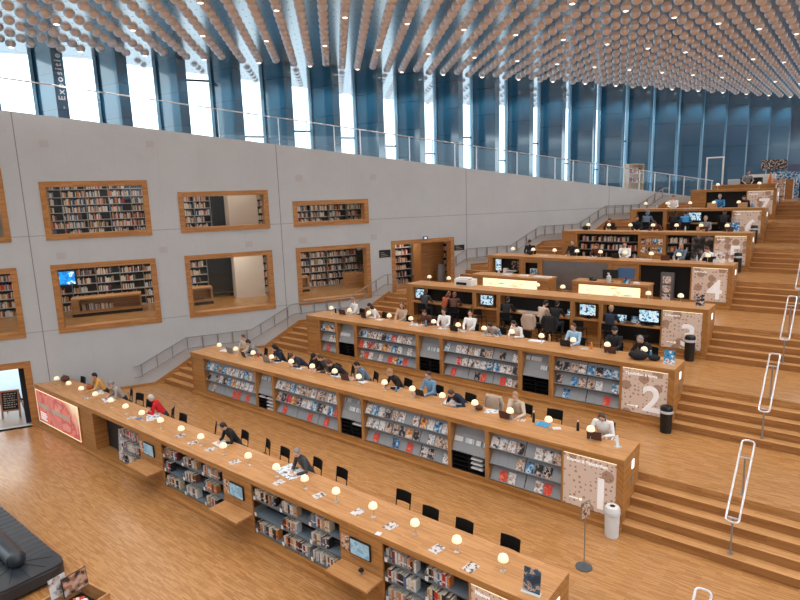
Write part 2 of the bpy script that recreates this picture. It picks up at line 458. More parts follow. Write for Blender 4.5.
ORD = ['first','second','third','fourth','fifth','sixth','seventh','eighth','ninth','tenth','eleventh','twelfth','thirteenth','fourteenth','fifteenth','sixteenth','seventeenth','eighteenth','nineteenth','twentieth']
def ordn(i):
    if i < 20: return ORD[i]
    n = i+1
    return 'twenty-' + ORD[n-21] if n < 30 else '%dth' % n

# ------------------------------------------------------------------ the measured layout (metres; lowest floor at z = 0)
H = 8.4
Y = [7.9, 12.0, 16.12, 20.18, 24.28, 28.35, 32.41, 36.46]          # front face of each counter
Z = [1.69, 2.63, 3.58, 4.50, 5.45, 6.36, 7.27, 8.16]               # top of each counter
XL = [-24.45, -20.15, -17.91, -15.69, -13.88, -11.87, -9.76, -7.67]
XR = -3.53
FL = [0.0, 0.96, 1.904, 2.85, 3.775, 4.72, 5.63, 6.537, 7.43]       # floors; FL[i] lies in front of counter i
DP = 1.13
TH = math.radians(27.0)
P0 = Vector((-24.44, 7.9, 0)); T = Vector((math.sin(TH), math.cos(TH), 0)); N = Vector((math.cos(TH), -math.sin(TH), 0))
WROT = PI/2 - TH                                                     # local x = along the concrete wall, local y = behind it
def wallx(y): return P0.x + (y - P0.y) * math.tan(TH)
def WP(s, o, z): return P0 + T*s - N*o + Vector((0,0,z))
def topz(s): return 11.855 - 0.1145*s

# ------------------------------------------------------------------ the setting
NUM = ['zero','one','two','three','four','five','six','seven']
def struct(o, label, cat): return tag(o, label, cat, kind='structure')
RIGHT = 22.0
FLOORDESC = ['lowest floor in front of the front counter', 'floor between the front counter and counter one', 'floor between counters one and two', 'floor between counters two and three',
             'floor between counters three and four', 'floor between counters four and five', 'floor between counters five and six', 'floor between counters six and seven', 'top floor above counter seven']
# lowest floor (runs under the camera)
b = MB().prism([(wallx(-16)-2, -16), (RIGHT, -16), (RIGHT, 8.3), (XL[0], 8.3), (P0.x-0.22, 7.9)], -0.25, 0.0)
struct(b.build('floor', 'oak_floor'), 'honey oak strip floor at the lowest level, in front of everything', 'floor')
for k in range(1, 9):
    yb = Y[k-1]
    yf = Y[k] + 0.30 if k < 8 else 62
    b = MB()
    z0, z1 = FL[k]-0.3, FL[k]
    # under the rear of the counter below, then the open floor
    b.box(XL[k-1]+0.05, XR-0.05, yb+0.55, yb+DP, z0, z1)
    b.prism([(wallx(yb+DP), yb+DP), (RIGHT, yb+DP), (RIGHT, yf), (wallx(yf), yf)], z0, z1)
    struct(b.build('floor', 'oak_floor'), 'oak ' + FLOORDESC[k], 'floor')
def steps(x0, x1, yb, za, zb, slant=False):
    b = MB(); n = 5; r = (zb-za)/n; t = DP/4.0
    for i in range(n-1):
        ya = yb + i*t
        xa = wallx(ya)-0.02 if slant else x0
        xb = wallx(yb+DP)-0.02 if slant else x0
        b.prism([(xa, ya), (x1, ya), (x1, yb+DP+0.02), (xb, yb+DP+0.02)], za+i*r-(0.02 if i else 0.2), za+(i+1)*r-0.0005)
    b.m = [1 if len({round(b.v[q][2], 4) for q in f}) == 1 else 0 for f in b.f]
    return b
for k in range(0, 8):
    nm = 'counter ' + NUM[k] if k else 'the front counter'
    o = struct(steps(XR+0.002, RIGHT, Y[k], FL[k], FL[k+1]).build('staircase', ['oak_riser_shaded', 'oak_tread_lit']), 'oak steps right of %s' % nm, 'stairs')
    for q in (0, 4):
        yq = Y[k] + q*DP/4 + (0.0 if q else 0.0); zq = FL[k] + (q+1)*(FL[k+1]-FL[k])/5
        nb = MB(); [nb.box(0.1, 8.0, yq+e_, yq+e_+.012, zq-.0004, zq+.003) for e_ in (.02, .05)]
        nb.build('nosing_groove_pattern', 'rack_dark', o)
    if k > 0:
        o = struct(steps(0, XL[k]-0.002, Y[k], FL[k], FL[k+1], True).build('staircase', ['oak_riser_shaded', 'oak_tread_lit']), 'short oak steps between the concrete wall and %s' % nm, 'stairs')
# sloping oak skirting along the wall beside each short stair, level between
def skirting():
    b = MB(); c = math.cos(TH)
    pts = []
    for k in range(1, 8):
        s0 = (Y[k]-7.9)/c; s1 = (Y[k]+DP-7.9)/c
        pts += [(s0-0.35, FL[k]+0.10), (s1, FL[k+1]+0.10)]
    pts = [(1.3, FL[1]+0.10)] + pts + [(33.5, FL[8]+0.1)]
    for (s0, z0), (s1, z1) in zip(pts, pts[1:]):
        if s0 < 18.6 and s1 > 15.3: continue
        b.add([(s0,-.03,z0-.3),(s1,-.03,z1-.3),(s1,0.01,z1-.3),(s0,0.01,z0-.3),(s0,-.03,z0),(s1,-.03,z1),(s1,0.01,z1),(s0,0.01,z0)],
              [(0,3,2,1),(4,5,6,7),(0,1,5,4),(1,2,6,5),(2,3,7,6),(3,0,4,7)])
    return b
struct(skirting().build('baseboard_left', 'oak_front', loc=P0, rz=WROT), 'oak skirting that climbs along the concrete wall', 'skirting')

struct(MB().box(-48, 24, -13.4, -13.0, 0, 14.8).build('wall_back_added', 'plaster_grey'), 'grey wall of the hall behind the viewpoint', 'wall')  # out of view, added to keep open sky out of the fin reflections
struct(MB().box(22, 22.4, -13, 60, 0, 9.0).build('wall_right_added', 'plaster_grey'), 'grey wall far to the right of the stairs, open above', 'wall')  # out of view, added to darken the risers, low to admit daylight
# concrete wall with its openings: (s0, s1, z0, z1) outer edge of the oak frames
OPEN = {'W0': (-3.72, -0.03, 7.15, 9.82), 'W1': (1.07, 4.76, 7.15, 9.31), 'W2': (5.85, 9.5, 7.16, 8.81), 'W3': (10.55, 14.12, 7.16, 8.29),
        'L0': (-3.72, -0.02, 3.54, 6.20), 'L1': (1.07, 4.77, 3.55, 6.21), 'L2': (5.87, 9.5, 3.60, 6.22), 'L3': (10.56, 14.12, 3.62, 6.23),
        'OP': (15.22, 18.68, 3.775, 6.26), 'DR': (-2.6, -0.02, 0.0, 2.62)}
def wall():
    b = MB(); th = 0.42
    cuts = sorted({-9.0, 46.0} | {x for v in OPEN.values() for x in v[:2]} | {38.6})
    for a, c in zip(cuts, cuts[1:]):
        mid = (a+c)/2
        sp = sorted((v[2], v[3]) for v in OPEN.values() if v[0] < mid < v[1])
        z = -0.25 if mid < 2 else -0.25
        for lo, hi in sp + [(None, None)]:
            if lo is None:
                t0, t1 = max(topz(a), 7.4), max(topz(c), 7.4)
                b.add([(a,0,z),(c,0,z),(c,th,z),(a,th,z),(a,0,t0),(c,0,t1),(c,th,t1),(a,th,t0)],
                      [(0,3,2,1),(4,5,6,7),(0,1,5,4),(1,2,6,5),(2,3,7,6),(3,0,4,7)])
            else:
                if lo > z + 0.001: b.box(a, c, 0, th, z, lo)
                z = hi
    return b
struct(wall().build('wall_left', 'concrete', loc=P0, rz=WROT), 'tall grey cast concrete wall with oak framed openings', 'wall')
WDESC = {'W0': 'oak framed opening cut off at the left edge, upper row', 'W1': 'oak framed window onto the book wall with a dark gap, upper row', 'W2': 'oak framed window in the upper row beside a pale pillar',
         'W3': 'lowest and smallest oak framed window, full of books', 'L0': 'oak framed opening cut off at the left edge, lower row', 'L1': 'large oak framed window with the blue television inside',
         'L2': 'oak framed window in the lower row with the pale pillar', 'L3': 'oak framed window in the lower row nearest the oak doorway', 'OP': 'oak framed doorway through the wall with bookshelves and an oak block',
         'DR': 'oak framed doorway to the chalkboard, at floor level'}
nwin = 0
for k, (s0, s1, z0, z1) in OPEN.items():
    w = 0.20 if k not in ('DR',) else 0.24
    d0, d1 = -0.03, 0.44
    fr = MB()
    fr.box(s0, s0+w, d0, d1, z0, z1); fr.box(s1-w, s1, d0, d1, z0, z1); fr.box(s0+w, s1-w, d0, d1, z1-w, z1)
    if k not in ('OP', 'DR'): fr.box(s0+w, s1-w, d0, d1, z0, z0+w)
    elif k == 'OP': fr.box(s0+w, s1-w, d0, d1, z0-0.02, z0+0.03)
    if k in ('OP', 'DR'): nm = 'door_%d' % (1 if k == 'DR' else 2)
    else: nwin += 1; nm = 'window_%d' % nwin
    fo = struct(fr.build(nm, 'oak_frame', loc=P0, rz=WROT), WDESC[k], 'window' if 'window' in nm else 'doorway')
    if k not in ('OP', 'DR'):
        MB().box(s0+w, s1-w, 0.25, 0.262, z0+w, z1-w).build('glass_pane', 'clear_glass', fo)

# rooms behind the wall
def room(name, label, s0, s1, o1, z0, z1, fm, wm):
    r = thing(name, label, 'room', P0, WROT, kind='structure')
    MB().box(s0, s1, 0.42, o1, z0-0.2, z0).build('floor_surface', fm, r)
    c = MB(); c.box(s0, s1, 0.42, o1+0.2, z1, z1+0.15); c.box(s0, s1, o1, o1+0.2, z0-0.2, z1); c.box(s0-0.2, s0, 0.42, o1+0.2, z0-0.2, z1+0.15); c.box(s1, s1+0.2, 0.42, o1+0.2, z0-0.2, z1+0.15)
    c.build('wall_surface', wm, r)
    return r
room('room_interior', 'book room behind the lower row of framed windows', -6.0, 21.5, 5.6, 3.68, 6.55, 'oak_floor', 'plaster')
room('room_interior', 'book room behind the upper row of framed windows', -6.0, 16.0, 5.6, 7.0, 9.95, 'oak_floor', 'plaster')
b = MB(); b.box(-9, 6, 0.42, 4.0, -0.22, -0.002)
struct(b.build('floor', 'lobby_floor', loc=P0, rz=WROT), 'grey floor of the lobby behind the chalkboard doorway', 'floor')
b = MB(); b.box(-14, 6, 4.1, 16.0, -0.4, -0.1)
struct(b.build('ground_paving', 'outdoor_paving', loc=P0, rz=WROT), 'pale pavement outside the lobby glass', 'pavement')
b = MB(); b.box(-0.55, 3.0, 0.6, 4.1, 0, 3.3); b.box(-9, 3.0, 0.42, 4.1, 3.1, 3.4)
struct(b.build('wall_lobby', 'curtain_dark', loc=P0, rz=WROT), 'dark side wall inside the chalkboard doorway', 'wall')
g = MB().box(-8.5, -0.55, 4.0, 4.02, 0, 3.1)
go = struct(g.build('window_9', 'clear_glass', loc=P0, rz=WROT), 'lobby glazing behind the chalkboard', 'window')
g = MB(); g.box(-8.5, -0.55, 3.95, 4.06, 1.55, 1.63); g.box(-8.5, -0.55, 3.95, 4.06, 0, 0.06)
[g.box(x, x+0.06, 3.95, 4.06, 0, 3.1) for x in (-8.5, -6.5, -4.4, -2.4, -0.61)]
g.build('window_frame', 'panel_black', go)

# lights in the rooms: flat ceiling panels
def area(name, s, o, z, sx, sy, power, col=(1, .93, .84)):
    l = bpy.data.lights.new(name, 'AREA'); l.shape = 'RECTANGLE'; l.size = sx; l.size_y = sy; l.energy = power; l.color = col
    ob = bpy.data.objects.new(name, l); COL.objects.link(ob); ob.location = WP(s, o, z); ob.rotation_euler = (0, 0, WROT)
    return ob
for s in (-3, 2.9, 7.7, 12.4, 17.2):
    area('room_lamp', s, 2.4, 6.45, 2.8, 1.2, 60)
for s in (-3, 2.9, 7.7, 12.4):
    area('room_lamp', s, 2.4, 9.85, 2.8, 1.2, 60)

area('lobby_fill', -2.2, 2.2, 3.05, 2.0, 1.2, 70)  # fill light added to brighten the lobby floor, no known fixture
# pale pillar that runs past both rows of windows
b = MB(); b.box(8.35, 9.75, 3.35, 4.3, 3.68, 6.55)
struct(b.build('pillar', 'plaster', loc=P0, rz=WROT), 'pale plastered pillar seen through the lower window', 'pillar')
b = MB(); b.box(8.25, 9.6, 3.0, 4.3, 7.0, 9.95)
struct(b.build('pillar', 'plaster', loc=P0, rz=WROT), 'pale plastered pillar seen through the upper window', 'pillar')

# ramp behind the wall top, up to the fins
b = MB(); th = 0.35
for a, c in ((-9.0, 38.6), (38.6, 60.0)):
    t0, t1 = max(topz(a), 7.43)-0.06, max(topz(c), 7.43)-0.06
    b.add([(a,.42,t0-th),(c,.42,t1-th),(c,4.6,t1-th),(a,4.6,t0-th),(a,.42,t0),(c,.42,t1),(c,4.6,t1),(a,4.6,t0)],
          [(0,3,2,1),(4,5,6,7),(0,1,5,4),(1,2,6,5),(2,3,7,6),(3,0,4,7)])
struct(b.build('floor_ramp', 'brushed_grey', loc=P0, rz=WROT), 'sloping walkway between the wall top and the blue fins', 'floor')

# glass balustrade along the wall top
bal = thing('glass_balustrade', 'glass balustrade with a steel handrail along the top of the concrete wall', 'balustrade', P0, WROT)
rail = MB().tube([(s, 0.12, max(topz(s), 7.43)+1.14) for s in (-8, 10, 20, 30, 37.6)], 0.026, 8)
rail.build('handrail', 'steel', bal, smooth=True)
s = 7.7
while s < 37.6:
    z = topz(s)
    MB().box(s-0.014, s+0.014, 0.06, 0.12, z-0.02, z+1.12).build('post', 'steel', bal)
    e = min(s+1.24, 37.6); z2 = topz(e)
    MB().add([(s+.03,.105,z+.01),(e-.03,.105,z2+.01),(e-.03,.117,z2+.01),(s+.03,.117,z+.01),(s+.03,.105,z+1.07),(e-.03,.105,z2+1.07),(e-.03,.117,z2+1.07),(s+.03,.117,z+1.07)],
             [(0,3,2,1),(4,5,6,7),(0,1,5,4),(1,2,6,5),(2,3,7,6),(3,0,4,7)]).build('glass_panel', 'clear_glass', bal)
    s += 1.24

# blue fins of the facade and the glass between them
PITCH, FIN0, CEIL = 2.38, 1.02, 14.7
def fin_name(k):
    return 'lettered blue fin' if k == 0 else ('%s blue fin right of the lettered one' % ordn(k-1) if k > 0 else '%s blue fin left of the lettered one' % ordn(-k-1))
for k in range(-3, 22):
    s = FIN0 + PITCH*k
    zb = max(topz(s+2.4), 7.43) - 0.35
    hh = CEIL - zb
    b = MB().prism([(-0.06, 1.15), (0.74, 0.0), (1.15, 0.17), (1.1, 0.5), (0.3, 1.15)], 0.0, hh)
    fo = b.build('facade_fin', 'fin_blue', None, WP(s, 3.0, zb), WROT)
    struct(fo, 'blue metal facade fin with white upright lettering' if k == 0 else 'metal facade fin, the ' + fin_name(k), 'facade fin')
    MB().box(-0.17, -0.05, 1.02, 1.2, 0, hh).build('mullion', 'mullion', fo)
    if k == 0: FINTXT = fo; FZ = zb
    go = struct(MB().box(0.3, PITCH-0.16, 1.13, 1.15, 0, hh).build('window_%d' % (k+13), 'clear_glass', None, WP(s, 3.0, zb), WROT), 'facade glass right of the ' + fin_name(k), 'window')
    hz_ = {2: 13.9, 4: 11.7, 6: 11.0, 7: 10.6, 8: 11.5, 9: 10.2, 10: 11.2, 11: 10.0, 12: 9.6}.get(k, 8.6 + 1.4*((k*2) % 4)) - zb
    if k > 1: MB().box(1.2, PITCH-0.1, 1.05, 1.2, hz_, hz_+0.07).build('window_bar', 'panel_black', go)
# lettering down the right face of the first fin: reads upwards
d = Vector((0.41, 0.17, 0)).normalized(); nrm = Vector((d.y, -d.x, 0))
tx = text('lettering', '- Expositie', 0.36, 'letter_fin', FINTXT, (0, 0, 0), (0, 0, 0), 0.006, 'LEFT', spacing=1.35, bold=0.006)
zc = Vector((0, 0, 1)); yv = -d
mat3 = Matrix((zc, yv, zc.cross(yv))).transposed()
if (mat3 @ Vector((0, 0, 1))).dot(nrm) < 0:
    mat3 = Matrix((zc, d, zc.cross(d))).transposed()
mid = Vector((0.74, 0.0, 0)) + d*0.22 + nrm*0.012
perp = mat3 @ Vector((0, 1, 0))
tx.matrix_local = Matrix.Translation(mid + Vector((0, 0, 12.35-FZ)) - perp*0.12) @ mat3.to_4x4()
# the facade at the far end turns the corner beyond the last fin
# ceiling: metal sheet over the hall and a soffit that continues outside
b = MB(); b.box(-11, 60, -3.0, 34, 0, 0.2)
# local y of the ceiling runs INTO the hall (-o), so it is built with its own rotation
ceil = MB().prism([(-11, -34), (60, -34), (60, 4.12), (-11, 4.12)], 0, 0.25)
struct(ceil.build('ceiling', 'ceiling_metal', loc=P0+Vector((0,0,CEIL)), rz=WROT), 'perforated silver metal ceiling hung with round discs', 'ceiling')
sof = MB().prism([(-11, 4.1), (3, 4.6), (22, 12.0), (60, 12.5), (60, 4.1)], 0, 0.25)
struct(sof.build('ceiling_soffit', 'ceiling_metal', loc=P0+Vector((0,0,CEIL)), rz=WROT), 'perforated metal soffit outside the glass', 'ceiling')
# discs on a square grid turned by one third
def disc_mesh(lit):
    b = MB()
    prof = [(0.178*math.sin(t), -0.155*math.cos(t)-0.012) for t in [PI/2*q/9 for q in range(1, 10)]] + [(0.178, 0.0)]
    b.lathe(prof[2:], 22, close=False)
    b.lathe([(0.006, prof[0][1]-0.002)] + prof[:3], 22, mi=1, close=True)
    return b
dm0 = disc_mesh(0).mesh('ceiling_disc', ['disc_metal', 'disc_metal'], True)
dm1 = disc_mesh(1).mesh('ceiling_downlight', ['disc_metal', 'downlight_glow'], True)
c = 0.2405
CAMP = Vector((0, 0, H))
yaw, pit, rol = math.radians(-38.54), math.radians(10.27), math.radians(-1.83)
fwd = Vector((math.sin(yaw)*math.cos(pit), math.cos(yaw)*math.cos(pit), -math.sin(pit)))
rt0 = Vector((math.cos(yaw), -math.sin(yaw), 0)); up0 = rt0.cross(fwd)
rgt = math.cos(rol)*rt0 + math.sin(rol)*up0; upv = -math.sin(rol)*rt0 + math.cos(rol)*up0
FPX = 577.6
def pix(P):
    d = Vector(P) - CAMP; w = d.dot(fwd)
    if w < 0.1: return None
    return 400 + FPX*d.dot(rgt)/w, 300 - FPX*d.dot(upv)/w
inn, rest, lit, dim = [], [], [], []
for i in range(-60, 90):
    for j in range(-60, 90):
        s = 1.2 + c*(i + 3*j); o = -2.39 + c*(3*i - j)
        if not (-8 < s < 56 and -30 < o < 2.95): continue
        # a downlight at every sixteenth place of the grid
        i2, j2 = i-2, j-1
        islit = (3*i2-j2) % 16 == 0 and (i2+5*j2) % 16 == 0
        P = WP(s, o, CEIL)
        q = pix(P)
        vis = q and -8 < q[0] < 808 and -8 < q[1] < 120
        if not vis:
            if o > -17: rest.append((s, o))
            if islit and s < 30 and -24 < P.x < 8 and P.y > -8: dim.append(P)
            continue
        if islit: lit.append((s, o, P))
        else: inn.append(((P-CAMP).length, s, o, P))
inn.sort(key=lambda t: t[0])
for d_, s, o, P in inn[:300]:
    tag(inst('ceiling_disc', dm0, None, P, (0, 0, WROT)), 'round unlit metal disc hung under the ceiling', 'ceiling disc', 'unlit ceiling discs')
rest += [(s, o) for d_, s, o, P in inn[300:]]
for s, o, P in lit:
    tag(inst('ceiling_downlight', dm1, None, P, (0, 0, WROT)), 'round ceiling disc with a lit downlight', 'downlight', 'lit ceiling discs')
dimset = [P for s, o, P in lit] + dim
for P in dimset:
    l = bpy.data.lights.new('downlight', 'SPOT'); l.energy = 190; l.spot_size = math.radians(120); l.spot_blend = 0.7; l.color = (1, .97, .94); l.shadow_soft_size = 0.12
    lo = bpy.data.objects.new('downlight_lamp', l); COL.objects.link(lo); lo.location = P + Vector((0, 0, -0.22))
print('downlights', len(dimset))
# outside soffit discs join the far ones
for i in range(-60, 90):
    for j in range(-60, 90):
        s = 1.2 + c*(i + 3*j); o = -2.39 + c*(3*i - j)
        if 4.3 < o < min(4.4 + .385*(s-3), 12.0) and 3 < s < 34: rest.append((s, o))
b = MB(); ks = [(0.178, -0.15), (0.168, -0.168)]
seg = 12; RG = [(0.178, 0.0), (0.178, -0.012), (0.165, -0.07), (0.126, -0.122), (0.068, -0.155)]; nr = len(RG)
vs = np.array([(r*math.cos(2*PI*k/seg), r*math.sin(2*PI*k/seg), z) for r, z in RG for k in range(seg)])
fs = [(i*seg+k, i*seg+(k+1)%seg, (i+1)*seg+(k+1)%seg, (i+1)*seg+k) for i in range(nr-1) for k in range(seg)] + [tuple((nr-1)*seg+k for k in range(seg))]
allv, allf = [], []
for n_, (s, o) in enumerate(rest):
    allv.append(vs + np.array([s, o, 0])); allf += [tuple(i + n_*nr*seg for i in f) for f in fs]
me = bpy.data.meshes.new('ceiling_discs'); me.from_pydata(np.vstack(allv).tolist(), [], allf); me.materials.append(M['disc_metal']); me.polygons.foreach_set('use_smooth', [True]*len(me.polygons)); me.update()
bm = bmesh.new(); bm.from_mesh(me); bmesh.ops.recalc_face_normals(bm, faces=bm.faces); bm.to_mesh(me); bm.free()
tag(inst('far_ceiling_disc', me, None, P0+Vector((0,0,CEIL)), (0,0,WROT)), 'mass of small distant ceiling discs towards the far end', 'ceiling discs', kind='stuff')

# wall handrail that climbs with the short stairs
c_ = math.cos(TH)
def hz(s):
    for k in range(1, 8):
        s0 = (Y[k]-7.9)/c_-0.9; s1 = (Y[k]+DP-7.9)/c_-0.25
        if s < s0: return FL[k]+0.89
        if s < s1: return FL[k]+0.89 + (FL[k+1]-FL[k])*(s-s0)/(s1-s0)
    return FL[8]+0.89
def handrail(sa, sb, label):
    t = thing('wall_handrail', label, 'handrail', P0, WROT)
    br = [sa, sb]
    for k in range(1, 8):
        br += [(Y[k]-7.9)/c_-0.9, (Y[k]+DP-7.9)/c_-0.25]
    br = sorted(x for x in br if sa <= x <= sb)
    MB().tube([(s, -0.09, hz(s)) for s in br], 0.022, 8).build('rail', 'rail_steel', t, smooth=True)
    MB().tube([(s, -0.09, hz(s)-0.46) for s in br], 0.02, 8).build('rail', 'rail_steel', t, smooth=True)
    s = sa + 0.3
    while s < sb:
        b = MB().box(s-0.02, s+0.02, -0.10, -0.06, hz(s)-0.52, hz(s)+0.03); b.box(s-0.015, s+0.015, -0.07, 0.0, hz(s)-0.27, hz(s)-0.24)
        b.build('bracket', 'steel_dull', t)
        s += 0.62
handrail(3.5, 15.4, 'steel double handrail on the concrete wall from the lowest floor to the oak doorway')
handrail(18.45, 33.5, 'steel double handrail on the concrete wall above the oak doorway')

# loop shaped stair handrails to the right
LOOPD = ['loop of bent steel tube at the bottom right corner of the frame', 'loop shaped steel handrail on the stairs beside counter one', 'loop shaped steel handrail on the stairs beside counter two',
         'loop shaped steel handrail on the stairs beside counter three', 'loop shaped steel handrail on the stairs beside counter four', 'loop shaped steel handrail on the stairs beside counter five']
for k in range(0, 5):
    x = -1.46
    t = thing('stair_handrail', LOOPD[k], 'handrail', (x, Y[k]+0.16, FL[k]+(FL[k+1]-FL[k])/5))
    y0, z0 = 0.0, 0.0; y1 = 1.16; z1 = (FL[k+1]-FL[k])*0.8
    sl = Vector((0, y1, z1-0.02)).normalized()
    a = Vector((0, 0, 0.82)) - sl*0.14; e = Vector((0, y1, z1+0.86)) + sl*0.42
    if k == 0: e = Vector((0, y1, z1+0.86)) + sl*0.30
    w = 0.115; pts = []
    def arc(cn, sgn):
        r = 0.07; o_ = []
        for q in range(5):
            an = PI/2*q/4; o_.append((math.sin(an), math.cos(an)))
        return r, o_
    r, ar = arc(None, 1)
    X = Vector((1, 0, 0))
    for sx, base, dr, rev in ((1, e, 1, False), (-1, e, 1, True), (-1, a, -1, False), (1, a, -1, True)):
        seq = []
        for sn, cs in ar:
            seq.append(base + X*sx*(w - r + r*cs) + sl*dr*(-r + r*sn))
        if rev: seq.reverse()
        pts += seq
    MB().tube(pts, 0.021, 8, closed=True).build('rail_loop', 'steel', t, smooth=True)
    for yy, zz, tp in ((y0, z0, 0.80), (y1, z1, z1+0.86)):
        b = MB().lathe([(0.055, 0), (0.055, 0.015)], 14, (0, yy, zz)); b.tube([(0, yy, zz+0.01), (0, yy, tp-0.03)], 0.018, 8)
        b.build('post', 'steel_dull', t, smooth=True)
        MB().box(-0.09, 0.09, yy-0.015, yy+0.015, tp-0.04, tp-0.012).build('bracket', 'steel', t)

# ------------------------------------------------------------------ sky, camera
w = bpy.data.worlds.new('overcast'); SC.world = w; w.use_nodes = True
nt = w.node_tree; bg = nt.nodes['Background']
tc = nd(nt, 'ShaderNodeTexCoord'); sp = nd(nt, 'ShaderNodeSeparateXYZ'); nt.links.new(tc.outputs['Generated'], sp.inputs[0])
cr = nd(nt, 'ShaderNodeValToRGB')
els = cr.color_ramp.elements; els[0].position = 0.47; els[0].color = (0.30, 0.38, 0.45, 1); els[1].position = 0.52; els[1].color = (0.78, 0.91, 1.0, 1)
nt.links.new(mth(nt, 'MULTIPLY_ADD', sp.outputs[2], 0.5, 0.5), cr.inputs[0])
nt.links.new(cr.outputs[0], bg.inputs[0]); bg.inputs[1].default_value = 3.0
cam = bpy.data.cameras.new('camera'); co = bpy.data.objects.new('camera', cam); COL.objects.link(co)
cam.sensor_width = 36; cam.lens = FPX/800*36; cam.clip_end = 400; cam.clip_start = 0.1
co.matrix_world = Matrix((rgt, upv, -fwd)).transposed().to_4x4()
co.location = CAMP
SC.camera = co
SC.view_settings.view_transform = 'Standard'
try: SC.view_settings.look = 'None'
except Exception: pass
SC.view_settings.gamma = 1.0; SC.view_settings.use_curve_mapping = False
SC.view_settings.exposure = 0.0
SC.cycles.use_denoising = True
SC.cycles.max_bounces = 7; SC.cycles.transparent_max_bounces = 16; SC.cycles.sample_clamp_indirect = 6.0

# ------------------------------------------------------------------ the seven numbered counters and the front one
CNAME = ['front counter'] + ['counter ' + n for n in NUM[1:]]
BAYS = [
 [('lightbox',-24.36,-20.72),('solid',-20.72,-19.66),('recess',-19.65,-16.62),('kiosk',-16.6,-15.33),('books',-15.31,-12.36),('kiosk',-12.34,-11.17),('books',-11.15,-8.17),('kiosk',-8.15,-6.97),('books',-6.95,-4.94),('sign',-4.9,-3.69)],
 [('solid',-20.1,-19.36),('mag',-19.3,-16.22),('news',-16.12,-15.29),('mag',-15.2,-12.2),('news',-12.08,-11.2),('mag',-11.1,-8.1),('news',-8.0,-6.97),('mag',-6.87,-4.95),('sign',-4.9,-3.69)],
 [('solid',-17.86,-17.2),('mag',-17.14,-16.25),('news',-16.12,-15.23),('mag',-15.08,-12.2),('news',-12.07,-11.16),('mag',-11.03,-8.14),('news',-8.0,-7.1),('mag',-6.95,-4.97),('sign',-4.9,-3.69)],
 [('work',-15.31,-12.27),('nook',-12.1,-11.15),('work',-10.98,-8.1),('nook',-7.93,-7.03),('work',-6.88,-4.95),('sign',-4.9,-3.69)],
 [('equip',-13.64,-12.23),('niche',-12.07,-11.18),('metal',-11.09,-8.13),('solid',-8.01,-6.96),('black',-6.88,-4.95),('sign',-4.9,-3.69)],
 [('solid',-11.78,-11.15),('bookwall',-11.09,-8.13),('pics',-8.04,-7.0),('portraits',-6.9,-4.94),('sign',-4.9,-3.69)],
 [('black',-9.4,-8.09),('nook',-7.9,-7.1),('work',-6.92,-4.94),('sign',-4.9,-3.69)],
 [('solid',-7.6,-6.92),('black',-6.89,-4.92),('sign',-4.88,-3.69)]]
TITLE = ['Nieuws', 'Kranten & Tijdschriften', 'Tijdschriften & Studie', 'Computers', 'Informatie', 'Romans', 'Studie', 'Exposities']
COUNTLAB = ['long oak front counter with bookcases, three kiosks and the red lightbox', 'long oak counter with the number one sign and magazine racks', 'long oak counter with the number two sign and magazine racks',
            'oak counter with the number three sign and computer places', 'oak counter with the number four sign behind the information desks', 'oak counter with the number five sign and a wall of books',
            'oak counter with the number six sign', 'short oak counter with the number seven sign at the top']
BOOKSPOTS = []      # (matrix-free) far books collected for one stuff object: (x,y,z,w,d,h,rz,colour)
SPINE = [('white', (214, 210, 204)), ('cream', (214, 196, 168)), ('orange', (206, 122, 60)), ('brown', (122, 80, 56)), ('red', (190, 44, 40)), ('black', (38, 36, 40)), ('grey', (140, 138, 138)), ('blue', (70, 104, 146)), ('tan', (188, 148, 108)), ('dark red', (120, 40, 40)), ('pale grey', (190, 190, 192))]
SPW = [5, 4, 3, 3, 1, 3, 2, 1.5, 3, 1, 3]
for nme, cc in SPINE: plain('spine_' + nme.replace(' ', '_'), rgb(*cc), 0.55)
bookmesh = []
for bw, bd, bh in ((0.042,.16,.225),(0.055,.165,.235),(0.064,.17,.245),(0.048,.155,.215),(0.058,.16,.25),(0.036,.15,.215)):
    b = MB(); b.box(0, bw, 0, bd, 0, bh, 0); b.box(0.003, bw-0.003, 0.004, bd+0.0006, bh-0.001, bh+0.0012, 1); b.box(0.003, bw-0.003, bd-0.002, bd+0.001, 0.004, bh-0.004, 1)
    b.box(-0.0004, bw+0.0004, -0.0006, 0.002, bh*0.30, bh*0.30+0.028, 2)
    bookmesh.append((b.mesh('book', ['spine_white', 'pages', 'white_paper']), bw, bd, bh))
NBOOK = 0
def book(loc, rz, lab, group, lean=0.0, kind=None):
    global NBOOK
    i = R.randrange(len(bookmesh)); me, bw, bd, bh = bookmesh[i]
    cn = R.choices(SPINE, SPW)[0][0]
    o = inst('book', me, None, loc, (0, lean, rz))
    setmat(o, 0, 'spine_' + cn.replace(' ', '_'))
    if R.random() < 0.4: setmat(o, 2, R.choice(['spine_black', 'spine_orange', 'spine_tan', 'spine_blue']))
    tag(o, ('%s book, ' % cn) + lab, 'book', group); NBOOK += 1
    return bw
